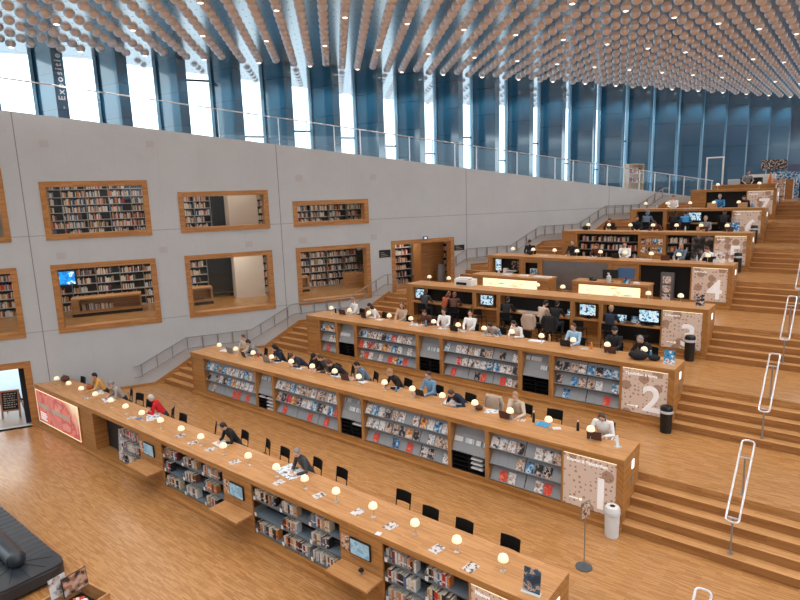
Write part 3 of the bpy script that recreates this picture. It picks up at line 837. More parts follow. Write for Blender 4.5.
# magazines
MAGW, MAGH = 0.205, 0.275
magm = MB().box(-MAGW/2, MAGW/2, -0.006, 0, 0, MAGH).mesh('magazine', ['cover_white'])
cardm = MB().box(-0.10, 0.10, -0.005, 0, 0, 0.27).mesh('leaflet_card', ['card_red'])
MAGC = [('white', 'cover_white', 8), ('blue', 'cover_blue', 2.4), ('dark', 'cover_dark', 3), ('orange', 'cover_orange', .9), ('red', 'cover_red', .5), ('tan', 'cover_tan', 4)]
MB_ = MB
def steel_shelf(x0, x1, y0, y1, z):
    b = MB(); b.box(x0, x1, y0, y1, z-0.015, z); b.box(x0, x1, y0, y0+0.012, z-0.03, z+0.012)
    return b
def counter(k):
    y0, f0 = Y[k], FL[k]; h = Z[k]-f0; cx = (XL[k]+XR)/2; t_ = 0.13; base = 0.24
    d = thing('reading_counter', COUNTLAB[k], 'counter', (cx, y0, f0))
    def L(x): return x - cx
    xl, xr = L(XL[k]), L(XR)
    tan = math.tan(TH)
    # worktop
    b = MB()
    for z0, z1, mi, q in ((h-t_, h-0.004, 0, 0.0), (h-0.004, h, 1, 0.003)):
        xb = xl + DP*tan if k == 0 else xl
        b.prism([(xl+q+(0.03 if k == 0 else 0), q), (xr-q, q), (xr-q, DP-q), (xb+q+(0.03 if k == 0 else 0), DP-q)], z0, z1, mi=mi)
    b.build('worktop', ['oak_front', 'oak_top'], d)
    e = MB().box(xr-0.14, xr, 0.012, DP-0.01, 0.0, h-t_).build('end_panel', 'oak_side', d)
    for zz in (h-0.42, h-0.80):
        MB().box(xr, xr+0.012, 0.55, 0.70, zz, zz+0.20).build('lit_plate', 'plate_glow' if zz > h-0.5 else 'steel_dull', e)
    if k: MB().box(xl, xl+0.06, 0.012, DP-0.01, 0.0, h-t_).build('end_panel', 'oak_side', d)
    b = MB(); xs = xl + (0.05 if k == 0 else 0)
    b.box(xs, xr-0.14, 0.02, 0.5, 0.0, base-0.002); b.box(xs, xr, -0.10, 0.02, 0.0, 0.09)
    b.build('plinth', 'oak_dark' if False else 'oak_front', d)
    xs2 = xl + (0.5*tan+0.06 if k == 0 else 0.06)
    MB().box(xs2, xr-0.14, 0.50, 0.53, 0.0, h-t_).build('back_panel', 'oak_dark', d)
    zt = h - t_
    # uprights between the bays
    prev = XL[k] + (0.06 if k else 0.0)
    for ty, a, c in BAYS[k] + [('end', XR-0.14, XR)]:
        if a - prev > 0.02: MB().box(L(prev), L(a), 0.012, 0.5, base, zt).build('divider', 'oak_upright', d)
        prev = c
    for bi, (ty, a, c) in enumerate(BAYS[k]):
        la, lc = L(a), L(c); w = c - a
        if ty == 'solid':
            MB().box(la, lc, 0.03, 0.07, base, zt).build('front_panel', 'oak_front', d)
        elif ty == 'black':
            MB().box(la, lc, 0.30, 0.33, base, zt).build('dark_panel', 'panel_black', d)
        elif ty == 'metal':
            MB().box(la, lc, 0.10, 0.13, base, zt).build('steel_panel', 'brushed_grey', d)
        elif ty == 'sign':
            p = MB().box(la, lc, 0.03, 0.05, base+0.02, zt-0.02).build('sign_panel', 'sign_print', d)
            p['label'] = 'backlit number panel with brown ringed dots'
            MB().box(la+0.01, lc-0.01, 0.005, 0.03, zt-0.022, zt-0.004).build('light_strip', 'glow_warm', p)
            ph = zt-base-0.04; mid = (la+lc)/2
            if k < 8:
                text('number', str(k), 1.02, 'digit_white', p, (mid+(0.27 if k == 1 else 0.2), 0.026, base+0.14), (PI/2, 0, 0), 0.012, bold=0.018)
                text('heading', TITLE[k], 0.098 if k < 3 else 0.10, 'letter_white', p, (la+0.08, 0.028, zt-0.19), (PI/2, 0, 0), 0.003, 'LEFT', bold=0.0015)
                b = MB(); b.box(la+0.16, la+0.36, 0.022, 0.03, base+0.20, base+0.222); b.build('caption_line', 'letter_white', p)
                MB().lathe([(0.03, 0), (0.03, 0.006)], 12).build('light_dot', 'glow_warm', p, (la+0.42, 0.03, base+0.21)).rotation_euler = (PI/2, 0, 0)
        elif ty == 'mag':
            MB().box(la, lc, 0.40, 0.43, base, zt).build('rack_back', 'rack_dark', d)
            nb = max(1, round(w/1.0)); bw = w/nb; rh = (zt-base-0.03)/3.0
            for r in range(3):
                zb = zt - 0.02 - (r+1)*rh
                for q in range(nb):
                    x0 = la + q*bw + 0.012; x1 = x0 + bw - 0.024
                    b = MB(); b.prism([(0.075, zb+0.01), (0.09, zb+0.01), (0.255, zb+rh-0.085), (0.24, zb+rh-0.085)], x0, x1, 'x')
                    b.box(x0, x1, 0.03, 0.09, zb, zb+0.012); b.box(x0, x1, 0.03, 0.04, zb, zb+0.035)
                    nsl = 4; pw = (x1-x0)/nsl
                    for z in range(1, nsl): b.prism([(0.073, zb+0.012), (0.076, zb+0.012), (0.242, zb+rh-0.086), (0.239, zb+rh-0.086)], x0+z*pw-0.004, x0+z*pw+0.004, 'x', 1)
                    b.build('display_board', ['rack_grey', 'shelf_steel'], d)
                    an = math.atan2(0.165, rh-0.095)
                    rowname = ['top', 'middle', 'bottom'][r]
                    for z in range(nsl):
                        xx = x0 + (z+0.5)*pw + cx
                        idx = q*nsl + z
                        place = '%s in the %s row, %s magazine rack, %s' % (ordn(idx), rowname, ordn(sum(1 for t in BAYS[k][:bi] if t[0] == 'mag')), CNAME[k])
                        u = R.random()
                        if r < 2:
                            if u < (0.90 if k == 1 else 0.82):
                                cn, cm, _ = R.choices(MAGC, [x[2] for x in MAGC])[0]
                                o = inst('magazine', magm, None, (xx, y0+0.068, f0+zb+0.016), (-an, 0, 0)); setmat(o, 0, cm)
                                tag(o, '%s magazine, %s' % (cn, place), 'magazine', 'magazines in the racks of ' + CNAME[k])
                            elif u > 0.98:
                                o = inst('leaflet_card', cardm, None, (xx, y0+0.069, f0+zb+0.016), (-an, 0, 0))
                                tag(o, 'orange red card, %s' % place, 'card', 'orange red cards in the racks')
                        else:
                            if z == (1 if q % 2 == 0 else 2) and u < 0.8 or u < 0.06:
                                o = inst('leaflet_card', cardm, None, (xx, y0+0.069, f0+zb+0.016), (-an, 0, 0))
                                tag(o, 'orange red card, %s' % place, 'card', 'orange red cards in the racks')
                            elif u > 0.88:
                                cn, cm, _ = R.choices(MAGC, [x[2] for x in MAGC])[0]
                                o = inst('magazine', magm, None, (xx, y0+0.068, f0+zb+0.016), (-an, 0, 0)); setmat(o, 0, cm)
                                tag(o, '%s magazine, %s' % (cn, place), 'magazine', 'magazines in the racks of ' + CNAME[k])
        elif ty == 'news':
            MB().box(la, lc, 0.40, 0.43, base, zt).build('rack_back', 'rack_dark', d)
            zm = base + (zt-base)*0.40; n = 3; sh = (zt-zm-0.10)/n
            for q in range(n):
                b = MB(); yy = 0.06 + q*0.085; zz = zm + q*sh
                b.prism([(yy, zz), (yy+0.012, zz), (yy+0.09, zz+sh+0.04), (yy+0.078, zz+sh+0.04)], la+0.01, lc-0.01, 'x')
                b.box(la+0.01, lc-0.01, yy-0.03, yy+0.01, zz, zz+0.012)
                b.build('newspaper_step', 'rack_grey', d)
                pr = {1: .5, 2: .25}.get(k, .5)
                for z in range(3):
                    if R.random() < pr and q > 0:
                        xx = la + 0.16 + z*(w-0.3)/2.2
                        nb_ = MB().box(-0.13, 0.13, -0.012, 0, 0, 0.13).build('newspaper', 'newsprint' if R.random() < .8 else 'white_paper', None, (xx+cx, y0+yy-0.006, f0+zz+0.013))
                        nb_.rotation_euler = (-0.38, 0, 0)
                        tag(nb_, 'folded newspaper, %s on the %s step, %s newspaper stand, %s' % (ordn(z), ordn(q), ordn(sum(1 for t in BAYS[k][:bi] if t[0] == 'news')), CNAME[k]), 'newspaper', 'newspapers on the stepped stands')
            b = MB(); ph = (zm-0.02-base)/4
            for q in range(5): b.box(la+0.01, lc-0.01, 0.05, 0.40, base+q*ph-0.004+0.004, base+q*ph+0.008)
            for x in (la+0.01, (la+lc)/2, lc-0.018): b.box(x, x+0.008, 0.05, 0.40, base, zm-0.02)
            b.build('pigeonholes', 'black_plastic', d)
            if k == 1:
                for q in range(4):
                    for z in range(2):
                        if R.random() < (.75 if bi == 2 else .45 if q > 1 else 0.1):
                            o = MB().box(-0.17, 0.17, 0, 0.26, 0, 0.035).build('newspaper', 'white_paper', None, (la+cx+w*(0.26+0.48*z), y0+0.045, f0+base+q*ph+0.012))
                            tag(o, 'old newspaper in the %s pigeonhole, %s row up, %s newspaper stand, %s' % (['left', 'right'][z], ordn(q), ordn(sum(1 for t in BAYS[k][:bi] if t[0] == 'news')), CNAME[k]), 'newspaper', 'newspapers in the pigeonholes')
        elif ty in ('books', 'recess'):
            rec = ty == 'recess'
            MB().box(la, lc, 0.44, 0.47, base, zt).build('case_back', 'recess_dark', d)
            if rec:
                MB().box(la+0.0, la+0.02, 0.0, 0.44, base, zt).build('case_side', 'oak_side', d)
                sx0 = lc - 1.25
                MB().box(la+0.75, sx0, 0.36, 0.44, base, zt-0.02).build('dark_door', 'recess_dark', d)
                o = MB().box(-0.26, 0.26, -0.012, 0.0, 0, 1.02).build('display_board', 'face_poster', None, (sx0+cx-0.12, y0+0.16, f0+base), smooth=False)
                o.rotation_euler = (-0.10, 0, 0.25); tag(o, 'tall board with a portrait leaning in the dark recess of the front counter', 'display board')
            else: sx0 = la
            ncol = 1 if rec else max(2, round(w/1.0)); cw = (lc-sx0)/ncol
            case = ordn(sum(1 for t in BAYS[k][:bi] if t[0] == 'books')) if not rec else 'recessed'
            for r in range(3):
                zz = base + 0.06 + r*0.435
                for q in range(ncol):
                    x0 = sx0 + q*cw; x1 = x0+cw
                    s_ = steel_shelf(x0+0.004, x1-0.004, 0.05, 0.42, zz).build('shelf', 'shelf_steel', d)
                    MB().box(x0+0.004, x0+0.012, 0.05, 0.40, zz, zz+0.17).build('side_plate', 'steel_dull', s_)
                    MB().box(x0+0.015, x0+0.085, 0.035, 0.045, zz-0.02, zz+0.07).build('tab', 'white_paint', s_)
                    full = R.choice([0.55, 0.62, 0.7, 0.8]) if not rec else 0.85
                    if not rec and bi == 6 and r == 1 and q == 0: full = 0.0
                    if not rec and bi == 6 and r == 0 and q == 1: full = 0.97
                    if not rec and bi == 4 and r == 1 and q == 0: full = 0.25
                    xx = x0 + 0.03; n_ = 0
                    while xx < x0 + (cw-0.06)*full:
                        bw = book((xx+cx, y0+0.075+R.uniform(-0.008, 0.02), f0+zz+0.0005), R.uniform(-.02, .02), '%s on the %s shelf, %s bay, %s front bookcase' % (ordn(n_), ['lowest', 'middle', 'top'][r], ordn(q), case), 'library books in the front counter')
                        xx += bw + R.choice([0.002, 0.003, 0.006, 0.01]); n_ += 1
        elif ty == 'kiosk':
            MB().box(la, lc, 0.012, 0.06, base, zt).build('kiosk_panel', 'oak_front', d)
            cmid = (la+lc)/2
            zs = -7.65 + H - f0
            MB().box(la+0.01, lc-0.01, -0.48, 0.012, zs-0.045, zs).build('fold_out_shelf', 'oak_top', d)
            sx = la + 0.32
            sc = MB().box(sx, sx+0.56, -0.03, 0.012, zs+0.27, zs+0.64).build('screen', 'screen_frame', d)
            MB().box(sx+0.02, sx+0.54, -0.034, -0.03, zs+0.29, zs+0.62).build('display', 'kiosk_screen', sc)
            MB().box(la+0.04, la+0.26, 0.002, 0.012, zs+0.26, zs+0.62).build('notice', 'cover_tan', d)
            for x in (la+0.30, lc-0.30):
                MB().box(x, x+0.09, 0.004, 0.012, zs+0.10, zs+0.15).build('slot_plate', 'steel_dull', d)
            if bi == 7:
                sn = thing('barcode_scanner', 'small dark scanner on the fold out shelf of the nearest kiosk', 'scanner', (cmid+cx+0.12, y0-0.12, f0+zs))
                MB().lathe([(0.035, 0), (0.035, 0.012), (0.012, 0.02), (0.012, 0.06)], 12).build('base', 'steel_dull', sn)
                MB().box(-0.04, 0.04, -0.05, 0.03, 0.06, 0.11).build('head', 'black_plastic', sn)
        elif ty == 'lightbox':
            fr = MB().box(la-0.02, lc+0.03, -0.004, 0.05, base-0.03, zt).build('lightbox_frame', 'oak_front', d)
            p = MB().box(0, w-0.0, -0.02, 0.0, 0, zt-base-0.03).build('lightbox', 'lightbox_print', d, (la, -0.002, base+0.0))
            p['label'] = 'glowing red and orange lightbox print'
            hh = zt-base-0.03
            b = MB(); 
            for x, zz, ln in ((0.15, 0.62, 0.9), (1.4, 0.58, 1.5)): b.box(x, x+ln, -0.024, -0.02, zz, zz+0.16)
            b.build('pale_band', 'plaster', p)
            b = MB()
            for i_, ln in enumerate((0.55, 0.62, 0.5, 0.58)): b.box(0.22, 0.22+ln, -0.024, -0.02, 0.38-i_*0.085, 0.43-i_*0.085)
            b.build('white_caption', 'letter_white', p)
            b = MB(); b.box(0, w, -0.026, -0.02, 0, 0.025); b.box(0, w, -0.026, -0.02, hh-0.025, hh); b.box(0, 0.025, -0.026, -0.02, 0.025, hh-0.025); b.box(w-0.025, w, -0.026, -0.02, 0.025, hh-0.025)
            b.build('lit_rim', 'glow_warm', p)
        elif ty in ('work', 'nook'):
            zc = 0.93
            MB().box(la, lc, 0.42, 0.45, base, zt).build('dark_panel' if ty == 'work' else 'front_panel', 'panel_black' if ty == 'work' else 'oak_front', d)
            MB().box(la+0.001, lc-0.001, -0.12 if ty == 'work' else 0.0, 0.42, zc-0.06, zc).build('desk_shelf', 'oak_top', d)
        elif ty == 'equip':
            MB().box(la, lc, 0.40, 0.43, base, zt).build('dark_panel', 'panel_black', d)
            MB().box(la, lc, 0.02, 0.40, 0.62, 0.70).build('desk_shelf', 'oak_top', d)
            p = thing('information_screen', 'upright blue screen on a white foot at the left end of counter four', 'screen', (a+0.28, y0+0.14, f0+0.70))
            MB().box(-0.12, 0.12, -0.09, 0.09, 0, 0.02).build('foot', 'white_paint', p); MB().box(-0.05, 0.05, -0.02, 0.02, 0.02, 0.26).build('stem', 'white_paint', p)
            s_ = MB().box(-0.15, 0.15, -0.03, 0.0, 0.24, 0.80).build('screen', 'white_paint', p); MB().box(-0.135, 0.135, -0.034, -0.03, 0.26, 0.78).build('display', 'monitor_screen', s_)
            p = thing('lending_machine', 'white desk machine with a tray beside the upright screen', 'machine', (a+0.78, y0+0.18, f0+0.70))
            b = MB(); b.box(-0.20, 0.22, -0.12, 0.14, 0.10, 0.16); b.build('tray', 'white_paint', p); MB().box(-0.24, -0.06, -0.10, 0.14, 0, 0.36).build('body', 'white_paint', p, bevel=.01); MB().box(-0.06, 0.42, -0.1, 0.1, 0.24, 0.28).build('arm', 'white_paint', p)
            for q in range(2):
                o = MB().box(-0.12, 0.12, -0.004, 0, 0, 0.42).build('notice', 'cover_dark', None, (a+0.95+0.27*q, y0+0.398, f0+0.98)); tag(o, '%s grey notice on the dark back of counter four' % ['left', 'right'][q], 'notice')
        elif ty == 'niche':
            b = MB(); z0, z1 = 0.86, zt-0.14
            b.box(la, lc, 0.03, 0.08, base, z0); b.box(la, lc, 0.03, 0.08, z1, zt); b.box(la, la+0.14, 0.03, 0.08, z0, z1); b.box(lc-0.14, lc, 0.03, 0.08, z0, z1)
            b.build('front_panel', 'oak_front', d)
            MB().box(la, lc, 0.3, 0.33, base, zt).build('niche_back', 'panel_black', d)
            o = thing('printed_box', 'pale printed box standing in the dark niche of counter four', 'box', ((a+c)/2+0.12, y0+0.18, f0+0.70+0.16)); MB().box(-0.22, 0.22, -0.06, 0.06, 0, 0.26).build('body', 'cover_white', o); MB().box(-0.2, 0.2, -0.065, -0.06, 0.03, 0.23).build('label_face', 'cover_blue', o)
        elif ty in ('bookwall', 'portraits'):
            MB().box(la, lc, 0.42, 0.45, base, zt).build('case_back', 'rack_dark', d)
            x1 = lc if ty == 'bookwall' else la + 1.0
            for r in range(3):
                zz = base + 0.10 + r*0.40
                steel_shelf(la, x1, 0.10, 0.42, zz).build('shelf', 'steel_dull', d)
                xx = la + 0.05
                while xx < x1 - 0.08:
                    if R.random() < 0.82:
                        bw, bh = R.uniform(.02, .05), R.uniform(.18, .26)
                        BOOKSPOTS.append(((xx+cx, y0+0.12, f0+zz), bw, 0.15, bh, 0.0, R.choices(range(len(SPINE)), SPW)[0])); xx += bw+0.002
                    else: xx += R.uniform(0.05, 0.22)
            if ty == 'portraits':
                for q, (xa, xb, za, zb, mt) in enumerate(((x1+0.03, x1+0.52, base, zt-0.02, 'portrait_print'), (x1+0.54, lc-0.01, base+0.30, zt-0.02, 'portrait_print'))):
                    o = MB().box(-(xb-xa)/2, (xb-xa)/2, -0.02, 0, 0, zb-za).build('portrait_board', mt, None, ((xa+xb)/2+cx, y0+0.30, f0+za)); tag(o, ['dark board with two grey busts beside the books of counter five', 'dark board with a framed man in a suit on counter five'][q], 'portrait board')
        elif ty == 'pics':
            MB().box(la, lc, 0.03, 0.07, base, zt).build('front_panel', 'oak_front', d)
            for r in range(2):
                for q in range(4):
                    o = MB().box(-0.10, 0.10, -0.006, 0, 0, 0.26).build('pinned_print', ['cover_white', 'cover_dark', 'cover_tan', 'cover_blue'][(q+r) % 4], None, (a+0.14+q*0.235+(0.05 if q > 1 else 0), y0+0.029, f0+base+0.42+r*0.40))
                    tag(o, '%s small print in the %s row pinned on the oak panel of counter five' % (ordn(q), ['lower', 'upper'][r]), 'print', 'prints pinned on counter five')
    return d
for k in range(8): counter(k)

# ------------------------------------------------------------------ desk lamps
def lamp_parts():
    base = MB().lathe([(0.052, 0), (0.052, 0.012), (0.02, 0.018)], 16).mesh('base', ['lamp_metal'], True)
    stem = MB().lathe([(0.008, 0.015), (0.008, 0.24)], 8).mesh('stem', ['lamp_metal'], True)
    shade = MB().lathe([(0.03, 0.217), (0.080, 0.218), (0.094, 0.228), (0.097, 0.250), (0.091, 0.288), (0.075, 0.322), (0.045, 0.343), (0.004, 0.352)], 18).mesh('lamp_shade', ['lamp_glow'], True)
    return base, stem, shade
lb, ls, lsh = lamp_parts()
LAMPX = {0: [-4.49, -5.47, -6.46, -7.57, -8.66, -9.68, -10.70, -11.80, -12.87, -13.92, -14.91, -16.04, -17.14, -18.17, -19.17, -20.30, -21.38, -22.43, -23.48], 1: [-4.51-1.0436*i for i in range(15)], 2: [-4.52-1.0467*i for i in range(13)], 3: [-4.52-1.039*i for i in range(11)],
         4: [-4.51-1.046*i for i in range(9)], 5: [-4.57-1.035*i for i in range(7)], 6: [-4.77-1.10*i for i in range(5)], 7: [-4.43-2.0*i for i in range(2)]}
LAMPY = {0: .46, 1: .65, 2: .68, 3: .70, 4: .66, 5: .7, 6: .7, 7: .6}
for k, xs in LAMPX.items():
    for i, x in enumerate(xs):
        t = thing('desk_lamp', 'glowing mushroom desk lamp, %s from the right on %s' % (ordn(i), 'the front counter' if k == 0 else CNAME[k]), 'lamp', (x, Y[k]+LAMPY[k], Z[k]), 0, 'mushroom lamps on ' + CNAME[k])
        inst('base', lb, t); inst('stem', ls, t); inst('lamp_shade', lsh, t)

# ------------------------------------------------------------------ book rooms behind the wall
plain('wall_plate', rgb(182, 180, 182), .5)
def wallcase(name, s0, s1, o0, zb, zt, levels, label, cols=0.95, fill=0.9, indiv=0, skip=None, dark=None):
    """bookcase along the back of a room; s,o as on the wall"""
    t = thing('bookcase', label, 'bookcase', WP((s0+s1)/2, o0, zb), WROT)
    hw = (s1-s0)/2
    MB().box(-hw, hw, 0.30, 0.34, 0, zt-zb).build('case_back', 'recess_dark', t)
    n = max(1, round((s1-s0)/cols)); cw = 2*hw/n
    for i in range(n+1):
        x = -hw + i*cw; MB().box(x-0.012, x+0.012, 0.02, 0.30, 0, zt-zb).build('upright', 'steel_dull', t)
    lh = (zt-zb)/levels
    for r in range(levels):
        z = r*lh + 0.04
        MB().box(-hw, hw, 0.0, 0.30, z-0.025, z).build('shelf', 'wall_plate', t)
        for i in range(n):
            if skip and skip(r, i): continue
            xx = -hw + i*cw + 0.03; n_ = 0; end = -hw+(i+1)*cw-0.05
            f = R.uniform(fill-0.35, 1.0); end = xx + (end-xx)*min(1, f)
            while xx < end:
                P = WP((s0+s1)/2 + xx, o0+0.03, zb+z)
                if indiv and NBOOK < indiv:
                    xx += book(P, WROT, '%s on the %s shelf up, %s column, %s' % (ordn(n_), ordn(r), ordn(i), name), 'books in the ' + name) + 0.004; n_ += 1
                else:
                    bw, bh = R.uniform(.025, .055), R.uniform(.17, min(.27, lh-.06))
                    BOOKSPOTS.append((tuple(P), bw, .15, bh, WROT, R.choices(range(len(SPINE)), SPW)[0])); xx += bw + 0.003
    return t
print('books before rooms', NBOOK)
# lower row
lo = dict(zb=3.68, zt=6.40, levels=7)
tv = lambda r, i: (i == 0 and r in (4, 5))
wallcase('bookcase with the television', 0.3, 5.3, 4.3, label='white shelved bookcase behind the large window with the television', indiv=300, skip=tv, **lo)
wallcase('left book wall', -4.6, -0.6, 4.3, label='bookcase behind the opening at the left edge', indiv=0, **lo)
wallcase('bookcase left of the dark screen', 5.5, 7.2, 4.3, label='bookcase left of the dark board behind the pillar window', **lo)
wallcase('bookcase right of the pillar', 9.9, 10.3, 4.3, label='narrow bookcase right of the pale pillar, lower row', **lo)
wallcase('bookcase of the third window', 10.6, 16.3, 4.6, label='bookcase behind the framed window nearest the oak doorway', skip=lambda r, i: i == 5 and r in (3, 4), fill=1.1, **lo)
wallcase('bookcase in the oak doorway', 15.2, 17.55, 2.6, label='bookcase inside the oak doorway, left of the oak block', **lo)
wallcase('bookcase behind the oak block', 18.9, 20.6, 3.2, label='strip of bookcase right of the oak block in the doorway', **lo)
# upper row
up = dict(zb=7.05, zt=9.75, levels=8)
wallcase('upper book wall', 0.4, 6.0, 4.3, label='bookcase with a dark gap behind the upper left window', skip=lambda r, i: i == 4 and r in (6, 7), **up)
wallcase('upper book wall at the edge', -4.6, -1.5, 4.3, label='bookcase behind the upper opening at the left edge', **up)
wallcase('upper bookcase left of the black board', 5.9+0.2, 7.6, 4.3, label='bookcase left of the black board in the upper pillar window', **up)
wallcase('upper bookcase right of the pillar', 9.75, 10.5, 4.3, label='narrow bookcase right of the pale pillar, upper row', **up)
wallcase('upper bookcase of the small window', 10.6, 15.6, 4.3, label='bookcase behind the smallest framed window', **up)
# dark boards, television, low benches
def wbox(name, label, cat, s0, s1, o0, o1, z0, z1, mat):
    t = tag(MB().box(-(s1-s0)/2, (s1-s0)/2, 0, o1-o0, 0, z1-z0).build(name, mat, None, WP((s0+s1)/2, o0, z0), WROT), label, cat)
    return t
wbox('dark_board', 'tall black board between bookcase and pillar, lower window', 'board', 7.22, 8.5, 4.35, 4.45, 3.9, 6.4, 'panel_black')
wbox('dark_board', 'tall black board between bookcase and pillar, upper window', 'board', 7.62, 8.7, 4.35, 4.45, 7.1, 9.7, 'panel_black')
t = thing('television', 'television with a blue picture in the large lower window', 'television', WP(0.98, 4.1, 4.87), WROT)
MB().box(-0.58, 0.58, 0, 0.08, 0, 0.80).build('screen', 'screen_frame', t); MB().box(-0.5, 0.5, -0.006, 0, 0.08, 0.66).build('display', 'tv_screen', t); MB().box(-0.62, 0.62, -0.02, 0.06, 0.82, 0.98).build('banner', 'sky_poster', t)
t = thing('television', 'dark television beside a blue sign in the window nearest the oak doorway', 'television', WP(15.5, 4.4, 4.72), WROT)
MB().box(-0.45, 0.45, 0, 0.08, 0, 0.75).build('screen', 'screen_frame', t); MB().box(-0.42, 0.42, -0.006, 0, 0.8, 0.98).build('banner', 'sky_poster', t)
def bench(s0, s1, o0, o1, label):
    t = thing('low_bookcase', label, 'bookcase', WP((s0+s1)/2, o0, 3.68), WROT); hw = (s1-s0)/2; dp = o1-o0
    MB().box(-hw, hw, 0.06, dp, 0, 0.14).build('plinth', 'panel_black', t)
    MB().box(-hw, hw, 0, dp, 0.14, 0.26).build('bottom_board', 'oak_front', t); MB().box(-hw, hw, 0, dp, 0.72, 0.80).build('top_board', 'oak_top', t)
    MB().box(-hw, -hw+0.3, 0, dp, 0.26, 0.72).build('end_block', 'oak_front', t); MB().box(hw-0.08, hw, 0, dp, 0.26, 0.72).build('end_block', 'oak_front', t); MB().box(-hw+0.3, hw-0.08, dp*0.6, dp, 0.26, 0.72).build('back_board', 'oak_dark', t)
    x = -hw + 0.4
    while x < hw - 1.2:
        bw = R.uniform(.03, .05); P = WP((s0+s1)/2+x, o0+0.05, 3.94); BOOKSPOTS.append((tuple(P), bw, .15, R.uniform(.2, .28), WROT, R.choices(range(len(SPINE)), SPW)[0])); x += bw+0.004
bench(1.35, 4.1, 2.5, 3.3, 'long low oak bookcase on the floor of the television window')
bench(5.9, 7.15, 2.5, 3.2, 'low oak bookcase at the left of the lower pillar window')
bench(10.8, 12.0, 3.2, 3.8, 'low oak bookcase in the window nearest the oak doorway')
t = wbox('oak_cupboard', 'square oak cupboard in the window nearest the oak doorway', 'cupboard', 13.95, 14.85, 2.9, 3.6, 3.68, 4.45, 'oak_front')
t = wbox('oak_block', 'big oak clad block standing in the oak doorway', 'block', 17.45, 18.75, 1.25, 2.2, 3.775, 6.1, 'oak_front')
wbox('grey_post', 'brown grey post in front of the oak block in the doorway', 'post', 18.05, 18.45, 0.55, 0.7, 3.775, 4.85, 'brushed_grey')
# the rest of the books
b = MB()
vs, fs, mi = [], [], []
for (P, bw, bd, bh, rz, ci) in BOOKSPOTS:
    ca, sa = math.cos(rz), math.sin(rz); k0 = len(vs)
    for x, y, z in ((0,0,0),(bw,0,0),(bw,bd,0),(0,bd,0),(0,0,bh),(bw,0,bh),(bw,bd,bh),(0,bd,bh)):
        vs.append((P[0]+x*ca-y*sa, P[1]+x*sa+y*ca, P[2]+z+0.001))
    for f in ((0,3,2,1),(4,5,6,7),(0,1,5,4),(1,2,6,5),(2,3,7,6),(3,0,4,7)): fs.append(tuple(k0+q for q in f)); mi.append(ci)
b.v, b.f, b.m = vs, fs, mi
me = bpy.data.meshes.new('book'); me.from_pydata(vs, [], fs)
for nme, cc in SPINE: me.materials.append(M['spine_' + nme.replace(' ', '_')])
me.polygons.foreach_set('material_index', mi); me.update()
tag(inst('distant_book', me), 'mass of distant books on the shelves behind the wall and on counter five', 'books', kind='stuff')
print('books', NBOOK, 'far', len(BOOKSPOTS))

# ------------------------------------------------------------------ chairs
def chair_parts(style):
    seat = MB().box(-0.21, 0.21, -0.20, 0.21, 0.435, 0.455)
    seat = seat.mesh('seat', ['black_chair'])
    b = MB(); n = 6
    for i in range(n):                                           # curved back panel
        x0 = -0.21 + 0.42*i/n; x1 = x0 + 0.42/n
        c0 = 0.22 + 0.03*(1-(x0/0.21)**2); c1 = 0.22 + 0.03*(1-(x1/0.21)**2)
        z0, z1 = 0.61, 0.86
        b.add([(x0,c0,z0),(x1,c1,z0),(x1,c1+.014,z0),(x0,c0+.014,z0),(x0,c0+.04,z1),(x1,c1+.04,z1),(x1,c1+.054,z1),(x0,c0+.054,z1)],
              [(0,3,2,1),(4,5,6,7),(0,1,5,4),(1,2,6,5),(2,3,7,6),(3,0,4,7)])
    back = b.mesh('backrest', ['black_chair'])
    legs = []
    for sx in (-1, 1):
        legs.append(MB().tube([(sx*0.19, -0.18, 0.435), (sx*0.205, -0.20, 0.0)], 0.013, 6).mesh('leg', ['black_chair']))
        legs.append(MB().tube([(sx*0.205, 0.27, 0.0), (sx*0.195, 0.20, 0.44), (sx*0.195, 0.232, 0.66)], 0.013, 6).mesh('leg', ['black_chair']))
    return seat, back, legs
CP = chair_parts(0)
def chair(x, y, z, rz, label, group='black chairs along the counters'):
    t = thing('chair', label, 'chair', (x, y, z), rz, group)
    inst('seat', CP[0], t); inst('backrest', CP[1], t)
    for l in CP[2]: inst('leg', l, t)
    return t
def stool_parts():
    s = MB().box(-0.19, 0.19, -0.18, 0.19, 0.655, 0.68).mesh('seat', ['black_chair'])
    b = MB().box(-0.19, 0.19, 0.19, 0.205, 0.78, 1.0).mesh('backrest', ['black_chair'])
    legs = []
    for sx in (-1, 1):
        legs.append(MB().tube([(sx*0.17, -0.16, 0.655), (sx*0.20, -0.19, 0)], 0.013, 6).mesh('leg', ['black_chair']))
        legs.append(MB().tube([(sx*0.20, 0.22, 0), (sx*0.175, 0.185, 0.66), (sx*0.175, 0.198, 0.82)], 0.013, 6).mesh('leg', ['black_chair']))
    f = MB()
    for a, c in (((-.19,-.185,.25),(.19,-.185,.25)), ((-.19,.20,.25),(.19,.20,.25)), ((-.19,-.185,.25),(-.19,.20,.25)), ((.19,-.185,.25),(.19,.20,.25))): f.tube([a, c], 0.009, 6)
    return s, b, legs, f.mesh('foot_rail', ['black_chair'])
SP = stool_parts()
def stool(x, y, z, rz, label):
    t = thing('bar_stool', label, 'stool', (x, y, z), rz, 'black bar stools at the counters')
    inst('seat', SP[0], t); inst('backrest', SP[1], t); inst('foot_rail', SP[3], t)
    for l in SP[2]: inst('leg', l, t)

